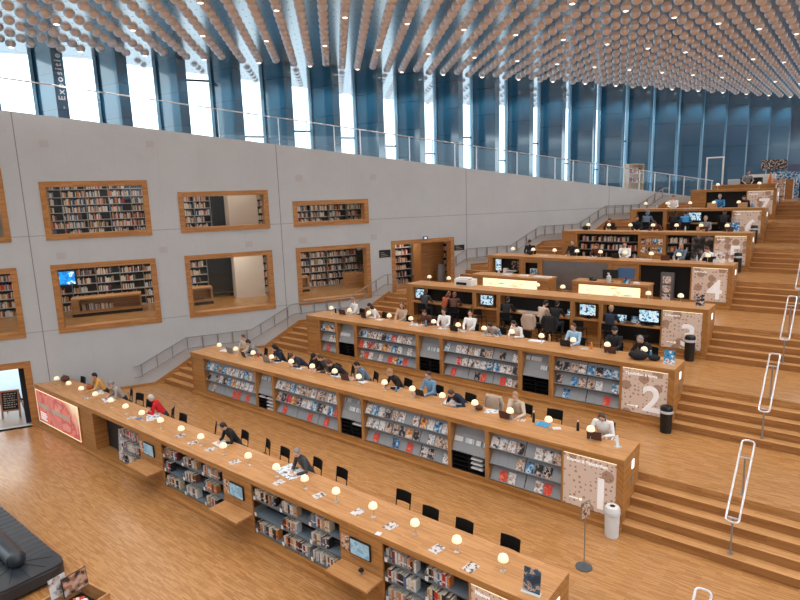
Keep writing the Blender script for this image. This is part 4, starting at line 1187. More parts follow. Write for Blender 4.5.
# ------------------------------------------------------------------ people
DG = None
def rotx(a): return Matrix.Rotation(a, 3, 'X')
def ik(a, t, l1, l2, pole):
    a, t = Vector(a), Vector(t); d = t - a; L = min(d.length, l1+l2-0.005); u = d.normalized()
    t2 = a + u*L
    x = (l1*l1 - l2*l2 + L*L)/(2*L); hgt = math.sqrt(max(0, l1*l1 - x*x))
    p = Vector(pole); p = (p - u*p.dot(u)).normalized()
    return a + u*x + p*hgt, t2
def body(name, lean=20, bow=30, turn=0, tilt=0, lh=None, rh=None, seat=0.50, knee=True, stand=False, chin=False):
    """one continuous figure facing -y; returns mesh and the head frame. The origin is on the floor under the pelvis."""
    parts = []          # (MB, zone)
    segs = []           # (a, b, ra, rb, zone)
    b = MB()
    def tube(pts, rs, zone, seg=10, sc=None):
        b.tube(pts, rs, seg, scale=sc)
        for p, q, r1, r2 in zip(pts, pts[1:], rs, rs[1:]): segs.append((Vector(p), Vector(q), r1, r2, zone))
        if sc is None:
            for p, r in zip(pts, rs): b.ell(p, r, r, r, 10, 6)
    hipz = 0.93 if stand else seat + 0.09
    pel = Vector((0, 0.02, hipz))
    a = math.radians(lean); sd = Vector((0, -math.sin(a), math.cos(a)))
    a2 = math.radians(lean*1.25); sd2 = Vector((0, -math.sin(a2), math.cos(a2)))
    waist = pel + sd*0.19; chest = waist + sd2*0.20; neck = chest + sd2*0.165
    # trunk: stacked rings, wider than deep
    rings = [(pel - sd*0.09, .150, .115), (pel, .172, .125), (waist, .145, .105), (chest, .172, .118), (chest + sd2*0.09, .178, .105), (chest + sd2*0.145, .12, .08)]
    vs = []; n = 14
    for i, (c, rx, ry) in enumerate(rings):
        dirv = sd if i < 2 else sd2
        f = Vector((0, dirv.z, -dirv.y))
        for k in range(n):
            th = 2*PI*k/n; vs.append(c + Vector((1,0,0))*rx*math.cos(th) + f*ry*math.sin(th))
    fs = [(i*n+k, i*n+(k+1)%n, (i+1)*n+(k+1)%n, (i+1)*n+k) for i in range(len(rings)-1) for k in range(n)] + [tuple(range(n-1,-1,-1)), tuple((len(rings)-1)*n+k for k in range(n))]
    b.add(vs, fs)
    segs.append((pel - sd*0.08, pel + sd*0.06, .15, .15, 'legs')); segs.append((pel + sd*0.09, chest + sd2*0.12, .14, .13, 'top'))
    # head
    hb = math.radians(lean*0.6 + bow); hd = Vector((0, -math.sin(hb), math.cos(hb)))
    HM = Matrix.Rotation(math.radians(turn), 3, 'Z') @ Matrix.Rotation(hb, 3, 'X') @ Matrix.Rotation(math.radians(tilt), 3, 'Y')
    nk = neck + (sd2*0.3 + hd*0.7)*0.05
    hc = nk + HM @ Vector((0, -0.012, 0.125))
    tube([neck - sd2*0.05, nk, nk + (hc-nk)*0.5], [.058, .050, .05], 'skin')
    b.ell(hc, .074, .092, .108, 16, 12, M3=HM)
    b.ell(hc + HM @ Vector((0, -.030, -.060)), .052, .052, .050, 12, 8, M3=HM)               # jaw
    b.ell(hc + HM @ Vector((0, -.094, -.018)), .013, .022, .026, 8, 6, M3=HM)               # nose
    for sx in (-1, 1): b.ell(hc + HM @ Vector((sx*.076, .008, -.012)), .012, .020, .030, 8, 6, M3=HM)   # ears
    segs.append((hc + HM @ Vector((0, -.03, -.06)), hc + HM @ Vector((0, 0, .05)), .085, .09, 'skin'))
    # arms
    for sx, tgt in ((-1, rh), (1, lh)):
        sh = chest + sd2*0.105 + Vector((sx*0.185, 0, 0))
        if tgt == 'chin': tg = hc + HM @ Vector((sx*0.03, -.085, -.125))
        elif tgt is None: tg = Vector((sx*0.24, -0.02, hipz-0.12))
        else: tg = Vector((tgt[0], tgt[1], tgt[2]))
        el, wr = ik(sh, tg, 0.275, 0.25, (sx*0.75, 0.35, -0.75) if tgt != 'chin' else (sx*.5, -.3, -1))
        tube([chest + sd2*0.10 + Vector((sx*0.11, 0, 0)), sh, sh.lerp(el, .5), el, el.lerp(wr, .4), wr], [.066, .064, .052, .044, .043, .031], 'top')
        hdv = (wr - el).normalized()
        if tgt not in (None, 'chin'): hdv = (hdv + Vector((-sx*0.25, -0.25, -0.28))).normalized()
        if tgt == 'chin': hdv = (hdv + Vector((-sx*0.5, 0, 0.2))).normalized()
        pm = wr + hdv*0.05
        side = hdv.cross(Vector((0, 0, 1)))
        if side.length < .2: side = Vector((1, 0, 0))
        side.normalize(); dn = side.cross(hdv).normalized()
        if dn.z > 0: dn = -dn
        MM = Matrix((side, hdv, dn)).transposed()
        b.ell(pm, .041, .054, .019, 12, 8, M3=MM)
        segs.append((wr + hdv*0.01, wr + hdv*0.16, .04, .03, 'skin'))
        for q, (off, ln) in enumerate(((-.031, .062), (-.011, .074), (.010, .070), (.029, .055))):
            r0 = pm + side*off + hdv*0.036
            m1 = r0 + hdv*ln*0.55 + dn*0.006; m2 = m1 + (hdv*0.75 + dn*0.65).normalized()*ln*0.5
            b.tube([r0, m1, m2], [.0112, .0105, .0085], 7)
        tsd = -sx
        r0 = pm + side*(0.028*(1 if side.x*tsd > 0 else -1)) - hdv*0.01
        tdir = (side*(1 if side.x*tsd > 0 else -1)*0.75 + hdv*0.7 + dn*0.2).normalized()
        b.tube([r0, r0 + tdir*0.035, r0 + tdir*0.05 + hdv*0.022], [.0135, .012, .0095], 7)
    # legs
    for sx in (-1, 1):
        hp = pel + Vector((sx*0.09, -0.02, -0.03))
        if stand:
            kn = Vector((sx*0.10, 0.0, 0.50)); an = Vector((sx*0.11, 0.04, 0.09))
        else:
            kn = Vector((sx*0.13, -0.42, seat+0.05)); an = Vector((sx*0.13, -0.36, 0.09 if seat < .6 else 0.34))
        tube([hp, hp.lerp(kn, .5), kn], [.088, .075, .060], 'legs'); tube([kn, kn.lerp(an, .35), an], [.058, .056, .040], 'legs')
        tube([an + Vector((0, 0.04, -0.04)), an + Vector((0, -0.05, -0.05)), an + Vector((0, -0.15, -0.058))], [.038, .040, .028], 'shoe')
    src = b.mesh('tmp', ['skin']); o = bpy.data.objects.new('tmp', src); COL.objects.link(o)
    md = o.modifiers.new('r', 'REMESH'); md.mode = 'VOXEL'; md.voxel_size = 0.0095
    sm = o.modifiers.new('s', 'SMOOTH'); sm.factor = 0.5; sm.iterations = 3
    dg = bpy.context.evaluated_depsgraph_get()
    me = bpy.data.meshes.new_from_object(o.evaluated_get(dg)); me.name = 'person'
    bpy.data.objects.remove(o); bpy.data.meshes.remove(src)
    # which garment or skin each face belongs to
    zones = ['skin', 'top', 'legs', 'shoe', 'eye', 'lips']
    me.materials.clear()
    for m in ('skin', 'cloth_grey', 'cloth_trouser', 'shoe', 'eye', 'lips'): me.materials.append(M[m])
    nf = len(me.polygons); cen = np.empty(nf*3); me.polygons.foreach_get('center', cen); cen = cen.reshape(-1, 3)
    best = np.full(nf, 1e9); idx = np.zeros(nf, int)
    for p, q, r1, r2, z in segs:
        p_, q_ = np.array(p), np.array(q); d = q_ - p_; t = np.clip(((cen-p_) @ d)/max(1e-9, d @ d), 0, 1)
        ds = np.linalg.norm(cen - (p_ + t[:, None]*d), axis=1) - (r1 + (r2-r1)*t)
        m_ = ds < best; best[m_] = ds[m_]; idx[m_] = zones.index(z)
    HMn = np.array(HM); loc = (cen - np.array(hc)) @ HMn
    for sx in (-1, 1):
        idx[(np.linalg.norm((loc - np.array([sx*.030, -.084, .008]))*np.array([1, .6, 1.5]), axis=1) < .0145)] = 4
    idx[(np.linalg.norm((loc - np.array([0, -.080, -.066]))*np.array([.55, .5, 1.6]), axis=1) < .014)] = 5
    me.polygons.foreach_set('material_index', idx.astype(np.int32)); me.polygons.foreach_set('use_smooth', [True]*nf); me.update()
    frame = Matrix.Translation(hc) @ HM.to_4x4()
    return me, frame
DZ = 0.765
POSE = {
 'write': body('write', 24, 26, 0, 0, (0.07, -0.44, DZ), (-0.12, -0.46, DZ)),
 'type': body('type', 10, 14, 0, 0, (0.10, -0.41, DZ), (-0.10, -0.41, DZ)),
 'upright': body('upright', 4, 4, 14, 0, (0.06, -0.36, DZ), (-0.10, -0.38, DZ)),
 'deep': body('deep', 38, 30, 0, 4, (0.16, -0.50, DZ), (-0.10, -0.54, DZ)),
 'chin': body('chin', 20, 14, 12, 6, (0.22, -0.50, DZ), 'chin'),
 'left': body('left', 26, 22, -26, 0, (0.10, -0.46, DZ), (-0.20, -0.48, DZ)),
 'right': body('right', 22, 20, 28, -4, (0.20, -0.46, DZ), (-0.06, -0.44, DZ)),
 'stool': body('stool', 12, 12, 0, 0, (0.16, -0.44, 0.96), (-0.16, -0.46, 0.96), seat=0.68),
 'stoolb': body('stoolb', 22, 18, -18, 0, (0.10, -0.52, 0.96), (-0.18, -0.50, 0.96), seat=0.68),
 'stand': body('stand', 6, 14, 20, 0, (0.20, -0.32, 1.08), (-0.18, -0.30, 1.05), stand=True),
}
def hair(kind):
    b = MB()
    if kind in ('short', 'long', 'bun', 'phones'):
        b.ell((0, .020, .026), .0835, .0925, .099, 16, 12)
        b.ell((0, .040, -.02), .074, .066, .075, 14, 10)
    if kind == 'long':
        b.ell((0, .055, -.10), .080, .050, .125, 14, 10); b.ell((.062, .010, -.075), .026, .045, .10, 10, 8); b.ell((-.062, .010, -.075), .026, .045, .10, 10, 8)
    if kind == 'bun': b.ell((0, .075, .085), .042, .042, .040, 12, 8)
    if kind == 'beanie': b.ell((0, .014, .036), .088, .098, .098, 16, 12); b.lathe([(.090, 0.02), (.094, .034), (.092, .055)], 18, (0, .012, 0))
    if kind == 'cap': b.ell((0, .014, .034), .086, .098, .094, 16, 12); b.ell((0, -.105, .034), .060, .060, .010, 14, 6)
    if kind == 'hood': b.ell((0, .030, .016), .098, .098, .118, 16, 12); b.ell((0, .06, -.09), .11, .07, .07, 14, 8)
    return b.mesh('hair', ['hair_black'], True)
HAIR = {k: hair(k) for k in ('short', 'long', 'bun', 'beanie', 'cap', 'hood')}
b = MB(); b.tube([(.085*math.cos(t), .01, .085*math.sin(t)+.022) for t in [PI*i/8 for i in range(9)]], .011, 6); b.ell((.088, .005, -.01), .018, .032, .036, 10, 8); b.ell((-.088, .005, -.01), .018, .032, .036, 10, 8)
PHONES = b.mesh('headphones', ['brushed_grey'], True)
def person(x, y, z, rz, pose, top, legs, hk, hm, label, skin='skin', scale=1.0, phones=False):
    me, fr = POSE[pose]
    o = inst('person', me, None, (x, y, z), (0, 0, rz), (scale,)*3)
    setmat(o, 0, skin); setmat(o, 1, 'cloth_' + top); setmat(o, 2, 'cloth_' + legs)
    tag(o, label, 'person')
    nm = {'beanie': 'beanie', 'cap': 'cap', 'hood': 'hood'}.get(hk, 'hair')
    h = inst(nm, HAIR[hk], o); h.matrix_local = fr; setmat(h, 0, hm)
    if phones:
        p = inst('headphones', PHONES, o); p.matrix_local = fr
    return o
# seated behind counter k at x; dy = pelvis distance behind the rear edge of the top
def sit(k, x, pose, top, hk, hm, label, legs='trouser', rz=0.0, dy=0.20, skin='skin', phones=False, seatlab=True):
    yy = Y[k] + DP + dy
    person(x, yy, FL[k+1], rz, pose, top, legs, hk, hm, label, skin, 1.0, phones)
    chair(x - 0.05*math.sin(rz), yy+0.03, FL[k+1], rz, 'black chair under the ' + label.split(' at ')[0].split(' on ')[0].split(', ')[0])
B_ = 'hair_black'
sit(0, -21.55, 'chin', 'tan', 'short', B_, 'person in a tan shirt resting chin on hand, at the front counter', rz=-0.5)
sit(0, -20.15, 'write', 'plaid', 'short', 'hair_grey', 'grey haired person in a checked shirt reading, at the front counter', rz=-0.3)
sit(0, -17.35, 'left', 'red', 'short', 'hair_white', 'white haired person in a bright red sweater reading a newspaper', rz=-0.75, dy=0.16)
sit(0, -13.50, 'write', 'black', 'short', B_, 'dark haired person in a black jacket with open papers, at the front counter', rz=-0.15, dy=.18)
sit(0, -10.45, 'right', 'darkgrey', 'short', 'hair_grey', 'person in a dark jacket over a spread newspaper, at the front counter', rz=-0.2, dy=.14)
sit(1, -18.30, 'type', 'oat', 'short', 'hair_brown', 'person in a pale coat and scarf at the left end of counter one', rz=.1)
sit(1, -17.60, 'left', 'grey', 'short', B_, 'black haired person in a light grey sweatshirt, at counter one', rz=-.4)
sit(1, -16.15, 'write', 'navy', 'hood', 'cloth_black', 'person in a black hood and navy jacket, at counter one', rz=-.2)
sit(1, -14.95, 'deep', 'navy', 'beanie', 'hair_brown', 'person with a brown beanie bent low in a navy jacket', rz=-.5)
sit(1, -14.25, 'write', 'black', 'cap', 'cloth_black', 'person with a black cap, at counter one', rz=.2)
sit(1, -13.72, 'left', 'darkgrey', 'short', 'hair_brown', 'brown haired person in dark grey beside the black cap', rz=-.3)
sit(1, -13.15, 'deep', 'black', 'bun', 'hair_brown', 'person with a hair bun bent over in black', rz=-.6, dy=.28)
sit(1, -12.05, 'write', 'greyblue', 'short', B_, 'black haired person in a grey blue sweater, at counter one', rz=-.5)
sit(1, -10.70, 'left', 'black', 'bun', 'hair_blond', 'fair haired person in a black coat writing, at counter one', rz=-.3)
sit(1, -9.52, 'type', 'denim', 'short', 'hair_brown', 'person in a pale denim jacket facing the room', rz=-.1)
sit(1, -8.35, 'deep', 'navy', 'short', 'hair_brown', 'person bent deep over papers in a navy sweater', rz=-.2, dy=.10)
sit(1, -6.66, 'chin', 'oat', 'short', 'hair_blond', 'person in a beige sweater with a hand at the mouth', rz=-.1)
sit(1, -4.42, 'write', 'white', 'long', 'hair_brown', 'person in a white sweatshirt with headphones, last on counter one', rz=.15, phones=True)
sit(2, -16.35, 'type', 'white', 'cap', 'hair_grey', 'person in a white shirt and pale cap at the left end of counter two', rz=-.3, dy=.3)
sit(2, -15.05, 'left', 'white', 'long', B_, 'dark haired person in a white top turned aside, at counter two', rz=-.4)
sit(2, -13.80, 'upright', 'beige', 'long', 'hair_brown', 'long haired person in a beige jacket, at counter two', rz=.1)
sit(2, -12.52, 'write', 'brown', 'short', 'hair_brown', 'person in dark brown, at counter two', rz=.1)
sit(2, -11.78, 'type', 'white', 'short', 'hair_brown', 'person in a white sweater left of the empty gap, at counter two', rz=.2)
sit(2, -10.68, 'upright', 'white', 'bun', B_, 'person in a white sweater with dark hair tied up, at counter two', rz=.15)
sit(2, -9.58, 'deep', 'plaid', 'short', B_, 'black haired person in a grey checked shirt bent over papers', rz=.0, dy=.16)
sit(2, -8.72, 'write', 'white', 'long', B_, 'person in white with a black scarf, at counter two', rz=-.2)
sit(2, -6.80, 'type', 'lightblue', 'short', 'hair_brown', 'person in a light blue shirt behind a black laptop', rz=-.1)
sit(2, -5.57, 'upright', 'black', 'cap', B_, 'person in a black polo shirt and dark cap, at counter two', rz=.1)
sit(2, -4.62, 'left', 'black', 'short', 'hair_grey', 'grey haired person in a black polo shirt, last on counter two', rz=-.2)
sit(4, -12.30, 'type', 'black', 'cap', B_, 'person all in black at the left end of counter four', rz=.2)
sit(4, -10.20, 'upright', 'black', 'short', 'hair_brown', 'person in a black vest standing out against oak, at counter four', rz=-.2)
sit(4, -9.00, 'write', 'brown', 'short', 'hair_auburn', 'red haired person in brown, at counter four', rz=.0)
sit(4, -7.85, 'type', 'white', 'short', 'hair_auburn', 'person in a white shirt behind a small laptop, at counter four', rz=.1)
sit(4, -5.62, 'upright', 'greyblue', 'short', 'hair_blond', 'person in grey blue near the right end of counter four', rz=-.2)
sit(4, -4.45, 'left', 'white', 'short', 'hair_brown', 'brown haired person in white beside the last lamp of counter four', rz=-.4)
sit(5, -9.85, 'write', 'black', 'long', 'hair_brown', 'dark haired person in black at the left of counter five', rz=.1)
sit(5, -8.60, 'type', 'black', 'short', B_, 'black haired person in black, second at counter five', rz=.3)
sit(5, -7.65, 'deep', 'brown', 'short', 'hair_brown', 'person in brown bent low, at counter five', rz=.0)
sit(5, -5.56, 'type', 'grey', 'short', 'hair_grey', 'grey haired person in a grey shirt, at counter five', rz=.2)
sit(5, -4.48, 'right', 'grey', 'short', 'hair_grey', 'person in a grey sweater at the right end of counter five', rz=.2)
sit(6, -7.93, 'type', 'white', 'short', 'hair_brown', 'person in white at the left of counter six', rz=.2)
sit(6, -5.72, 'type', 'skyblue', 'short', 'hair_grey', 'grey haired person in blue behind a cardboard box, at counter six', rz=.1)
sit(6, -4.60, 'write', 'black', 'short', B_, 'dark haired person hidden behind the last lamp of counter six', rz=.0)
# at the computer places in front of counters three and six, seen from behind
def onstool(k, x, pose, top, hk, hm, label, legs='trouser', rz=0.0):
    yy = Y[k]-0.52
    person(x, yy, FL[k], PI+rz, pose, top, legs, hk, hm, label)
    stool(x, yy-0.02, FL[k], PI+rz, 'black stool under the ' + label.split(', ')[0].split(' seen')[0])
onstool(3, -14.35, 'stool', 'darkgrey', 'long', 'hair_brown', 'long haired person in dark grey seen from behind, before a monitor', rz=.1)
onstool(3, -13.38, 'stoolb', 'rust', 'long', 'hair_auburn', 'person in a rust coloured jacket seen from behind', rz=-.3)
onstool(3, -12.85, 'stoolb', 'brown', 'short', 'hair_auburn', 'person in brown leaning on the computer counter', rz=.5)
onstool(3, -10.45, 'stoolb', 'black', 'short', B_, 'person in black leaning left at the computer counter', rz=.3)
onstool(3, -9.05, 'stoolb', 'beige', 'short', B_, 'person in a beige coat seen from behind, at the computer counter', 'beige', rz=-.3)
onstool(3, -8.45, 'stool', 'black', 'short', B_, 'person in black right of the beige coat', rz=.0)
onstool(3, -6.48, 'stool', 'navy', 'short', 'hair_blond', 'fair haired person in a dark jacket seen from behind, before a laptop', rz=.0)
onstool(6, -8.75, 'stool', 'greyblue', 'hood', 'cloth_greyblue', 'person in a grey blue hooded top seen from behind, at counter six', rz=.0)
onstool(6, -7.40, 'stool', 'black', 'short', B_, 'person in black seen from behind in the oak bay of counter six', rz=.2)
onstool(6, -6.88, 'stoolb', 'skyblue', 'short', B_, 'person in a blue jacket seen from behind, at counter six', rz=.3)
onstool(6, -5.20, 'stool', 'black', 'long', 'hair_brown', 'long haired person in black seen from behind, at counter six', rz=-.1)
person(-5.35, 39.6, FL[8], 0.3, 'stand', 'grey', 'darkgrey', 'short', B_, 'person in a grey top standing behind counter seven')
person(-3.1, 45.6, FL[8], -0.5, 'stand', 'lightblue', 'navy', 'short', 'hair_grey', 'person in light blue standing at the right edge of the top floor')
# empty chairs
for i, (x, dy, rz, lab) in enumerate([(-23.2, .16, 0, 'empty black chair at the far left end of the front counter'), (-19.3, .42, .15, 'empty black chair turned sideways left of the red sweater'), (-18.35, .24, 0, 'empty black chair just left of the red sweater'),
        (-16.2, .18, 0, 'empty black chair just right of the red sweater'), (-14.8, .36, -.62, 'empty black chair seen edge on, left of the black jacket'), (-12.4, .42, -.42, 'empty black chair turned edge on, right of the black jacket'),
        (-11.55, .34, -.1, 'empty black chair left of the spread newspaper'), (-9.45, .36, -.1, 'empty black chair right of the spread newspaper'), (-7.5, .36, 0, 'empty black chair, fourth from the right end of the front counter'),
        (-6.6, .14, 0, 'empty black chair, third from the right end of the front counter'), (-5.75, .14, 0, 'empty black chair, second from the right end of the front counter'), (-4.72, .16, 0, 'empty black chair at the right end of the front counter')]):
    chair(x-0.07, Y[0]+DP+dy-0.23, FL[1], rz, lab, 'black chairs along the counters')
chair(-17.0, Y[1]+DP+.42, FL[2], -.2, 'empty black chair between two readers at counter one')
chair(-5.8, Y[1]+DP+.28, FL[2], .1, 'empty black chair near the right end of counter one')
chair(-7.6, Y[1]+DP+.22, FL[2], 0, 'black chair hung with a beige coat, at counter one')
stool(-7.5, Y[3]-.50, FL[3], PI, 'empty black stool in the second oak bay of counter three')
stool(-11.6, Y[3]-.50, FL[3], PI, 'empty black stool in the first oak bay of counter three')
stool(-5.4, Y[3]-.50, FL[3], PI, 'empty black stool before the large monitor of counter three')
def draped(name, x, y, z, mat, label, rz=0.0, w=.23, top=.92):
    """a coat hung over a chair back: sleeves and folds"""
    b = MB(); n = 16; rows = []
    for zz, f, d in ((top+.015, .45, .02), (top, .72, .04), (top-.08, .92, .075), (top-.22, .90, .085), (top-.38, .95, .10), (top-.55, 1.02, .11)):
        ring = []
        for k in range(n):
            t = 2*PI*k/n; rr = 1 + .13*math.sin(6*t + zz*7)
            ring.append((w*f*math.cos(t)*rr, .24 + d*math.sin(t)*rr, zz))
        rows.append(ring)
    vs = [p for r_ in rows for p in r_]
    fs = [(i*n+k, i*n+(k+1)%n, (i+1)*n+(k+1)%n, (i+1)*n+k) for i in range(len(rows)-1) for k in range(n)] + [tuple(range(n)), tuple((len(rows)-1)*n+k for k in range(n-1, -1, -1))]
    b.add(vs, fs)
    for sx in (-1, 1): b.tube([(sx*w*.8, .24, top-.02), (sx*w*1.1, .27, top-.2), (sx*w*1.05, .26, top-.46)], [.06, .06, .045], 10)
    o = b.build(name, mat, None, (x, y, z), rz, smooth=True); return tag(o, label, 'coat')
draped('coat', -7.6, Y[1]+DP+.22, FL[2], CLOTH['beige'], 'beige coat draped over an empty chair at counter one', top=.93)
draped('coat', -9.35, Y[3]-.55, FL[3], CLOTH['beige'], 'beige coat hung over a stool at the computer counter', PI, top=1.05)
draped('coat', -8.5, Y[3]-.62, FL[3], CLOTH['black'], 'black coat hung over a stool at the computer counter', PI, top=1.08, w=.25)

# ------------------------------------------------------------------ things lying on the counters
def on(k, x, dy): return (x, Y[k]+dy, Z[k])
def paper(k, x, dy, w, d, rz, mat, label, cat='paper', h=0.006, group=None, name='paper'):
    o = MB().box(-w/2, w/2, -d/2, d/2, 0, h).build(name, mat, None, Vector(on(k, x, dy)) + Vector((0, 0, .001)), rz); return tag(o, label, cat, group)
for i, (x, dy) in enumerate([(-5.02, .22), (-5.84, .32), (-7.06, .41), (-7.98, .42), (-9.19, .43), (-10.44, .30), (-12.26, .36), (-13.47, .45), (-14.29, .42), (-15.07, .5), (-17.7, .39)]):
    paper(0, x, dy, .21, .28, -.15 + .12*math.sin(i*3), 'leaflet', 'printed leaflet, %s from the right along the front counter' % ordn(i), 'leaflet', .004, 'leaflets laid out on the front counter', 'leaflet')
paper(0, -7.09, .06, .12, .12, .2, 'white_paper', 'small white slip at the front edge of the front counter', 'slip', .003)
paper(0, -17.41, .5, .15, .21, .1, 'cover_blue', 'small blue booklet beside the red sweater', 'booklet')
paper(0, -17.15, .82, .62, .42, -.5, 'newsprint', 'newspaper under the hands of the red sweater', 'newspaper', .006, None, 'newspaper')
paper(0, -21.2, .92, .55, .36, -.3, 'newsprint', 'open paper in front of the tan shirt', 'newspaper', .006, None, 'newspaper')
paper(0, -20.1, .80, .55, .36, -.2, 'newsprint', 'open magazine in front of the checked shirt', 'magazine', .006, None, 'magazine')
paper(0, -20.9, .42, .22, .18, .3, 'leaflet', 'crumpled leaflet near the left lamps of the front counter', 'leaflet')
paper(0, -13.55, .86, .50, .34, -.1, 'white_paper', 'white papers in front of the black jacket', 'paper')
paper(0, -10.62, .84, .78, .52, -.15, 'newsprint', 'large spread newspaper under the dark jacket', 'newspaper', .006, None, 'newspaper')
def bag(k, x, dy, mat, label, s=1.0, rz=0.0):
    b = MB(); b.ell((0, 0, .085*s), .17*s, .11*s, .085*s, 16, 10); b.tube([(-.08*s, -.02, .15*s), (0, -.04, .21*s), (.08*s, -.02, .15*s)], .011, 6)
    o = thing('bag', label, 'bag', on(k, x, dy), rz); bm_ = MB(); bm_.ell((0, 0, .085*s), .17*s, .11*s, .085*s, 16, 10); bm_.build('body', mat, o, smooth=True)
    MB().tube([(-.09*s, -.02, .13*s), (-.05*s, -.04, .2*s), (.05*s, -.04, .2*s), (.09*s, -.02, .13*s)], .010, 6).build('strap', mat, o, smooth=True)
    return o
bag(0, -21.85, .95, CLOTH['rust'], 'rust red bag beside the tan shirt', 1.1)
bag(0, -23.75, .86, CLOTH['brown'], 'dark brown bag at the left end of the front counter', 1.3)
bag(1, -7.66, .87, CLOTH['brown'], 'brown bag in front of the empty chair with the coat', .8)
bag(2, -4.62, .50, CLOTH['black'], 'large black bag lying by the number two leaflet stand', 1.6, .2)
bag(2, -4.22, .62, CLOTH['black'], 'smaller black bundle right of the large black bag', 1.0, .5)
bag(4, -12.1, .9, CLOTH['black'], 'black bag at the left end of counter four', 1.2)
bag(5, -10.95, .85, CLOTH['black'], 'black bag at the left end of counter five', 1.3)
lap_b = MB().box(-.165, .165, -.115, .115, 0, .016).mesh('base', ['spine_grey']); lap_s = MB().box(-.165, .165, 0, .008, 0, .225)
def laptop(k, x, dy, rz, mat, label):
    t = thing('laptop', label, 'laptop', on(k, x, dy), rz)
    inst('base', lap_b, t)
    s_ = MB().box(-.165, .165, -.004, .004, 0, .225).build('screen', mat, t, (0, -.118, .010)); s_.rotation_euler = (.28, 0, 0)
    MB().box(-.152, .152, .0041, .0055, .012, .213).build('display', 'monitor_screen', s_)
LAPB, LAPD, LAPG = 'cloth_brown', 'black_plastic', 'spine_grey'
for a in [(1, -17.62, .80, -.2, LAPD, 'dark laptop of the grey sweatshirt'), (1, -16.35, .82, .1, LAPG, 'grey laptop left of the navy hood'), (1, -12.5, .86, .1, LAPB, 'brown backed laptop left of the grey blue sweater'),
          (1, -6.75, .80, .05, LAPB, 'brown backed laptop of the beige sweater'), (1, -4.45, .80, .15, LAPB, 'brown backed laptop of the white sweatshirt'), (1, -18.6, .87, .1, LAPG, 'grey laptop at the left end of counter one'), (1, -9.6, .98, -.1, LAPD, 'dark tablet computer of the denim jacket'),
          (2, -16.6, .95, .1, LAPB, 'brown laptop of the white shirt and cap'), (2, -15.35, .92, -.2, LAPD, 'dark laptop left on counter two'), (2, -11.0, .84, 0, LAPD, 'dark laptop between two white sweaters'), (2, -6.9, .90, 0, LAPD, 'black laptop of the light blue shirt'), (2, -5.5, .82, .1, LAPB, 'brown laptop behind the lamp of the dark cap'),
          (4, -6.1, .85, .2, LAPB, 'open brown laptop under a lamp of counter four'), (4, -8.1, .95, 0, LAPD, 'small dark laptop of the white shirt at counter four'), (4, -4.45, .95, .2, LAPD, 'dark laptop near the right end of counter four'),
          (5, -5.5, .85, .1, LAPB, 'brown laptop of the grey shirt at counter five'), (5, -4.5, .85, .1, LAPB, 'brown laptop at the right end of counter five')]: laptop(*a)
def bottle(k, x, dy, mat, label, h=.24, r=.034):
    t = thing('bottle', label, 'bottle', on(k, x, dy))
    MB().lathe([(r*.95, 0), (r, .01), (r, h*.68), (r*.5, h*.82), (r*.42, h*.9)], 14).build('body', mat, t, smooth=True)
    MB().lathe([(r*.5, h*.88), (r*.5, h)], 12).build('cap', 'white_paint' if mat != 'white_paint' else 'spine_grey', t, smooth=True)
plain('bottle_blue', rgb(70, 140, 190), .2); plain('bottle_clear', rgb(200, 208, 212), .15); plain('bottle_orange', rgb(220, 130, 50), .3)
for a in [(1, -6.06, .89, 'panel_black', 'tall dark bottle right of the beige sweater', .30), (1, -4.95, 1.0, 'panel_black', 'dark bottle left of the white sweatshirt', .26), (1, -10.45, .80, 'bottle_blue', 'small blue bottle in front of the black coat', .16), (1, -17.2, 1.0, 'spine_red', 'red bottle beside the grey sweatshirt', .2),
          (2, -17.1, .95, 'panel_black', 'dark bottle at the left end of counter two', .24), (2, -12.3, .82, 'bottle_blue', 'blue bottle beside the dark brown person', .22), (2, -11.39, .71, 'bottle_clear', 'clear bottle in front of the first white sweater', .26), (2, -9.3, .92, 'bottle_blue', 'blue pointed bottle beside the checked shirt', .24),
          (2, -7.52, 1.0, 'spine_tan', 'beige bottle left of the light blue shirt', .26), (2, -6.12, .9, 'bottle_orange', 'orange bottle beside the black polo shirt', .2), (2, -4.4, .92, 'bottle_blue', 'small bottle behind the black bags', .2),
          (4, -4.95, .95, 'bottle_clear', 'clear bottle near the right end of counter four', .25), (5, -6.3, .9, 'bottle_clear', 'clear bottle in the middle of counter five', .22), (6, -4.2, .75, 'bottle_blue', 'blue bottle at the right end of counter six', .25), (6, -8.6, .75, 'bottle_clear', 'clear bottle at the left of counter six', .2)]: bottle(*a)
def cup(k, x, dy, mat, label):
    t = tag(MB().lathe([(.03, 0), (.038, .09), (.033, .092), (.027, .012)], 14).build('cup', mat, None, on(k, x, dy), smooth=True), label, 'cup')
for a in [(1, -9.86, .85, 'white_paint', 'white cup beside the denim jacket'), (1, -15.17, .85, 'white_paint', 'white cup under the fifth lamp from the left'), (1, -14.9, .95, 'white_paint', 'white cup near the brown beanie'), (1, -19.15, 1.0, 'spine_red', 'red cup at the left end of counter one'),
          (2, -10.49, .71, 'bottle_clear', 'clear cup before the tied up hair'), (2, -13.0, .9, 'white_paint', 'white cup left on counter two')]: cup(*a)
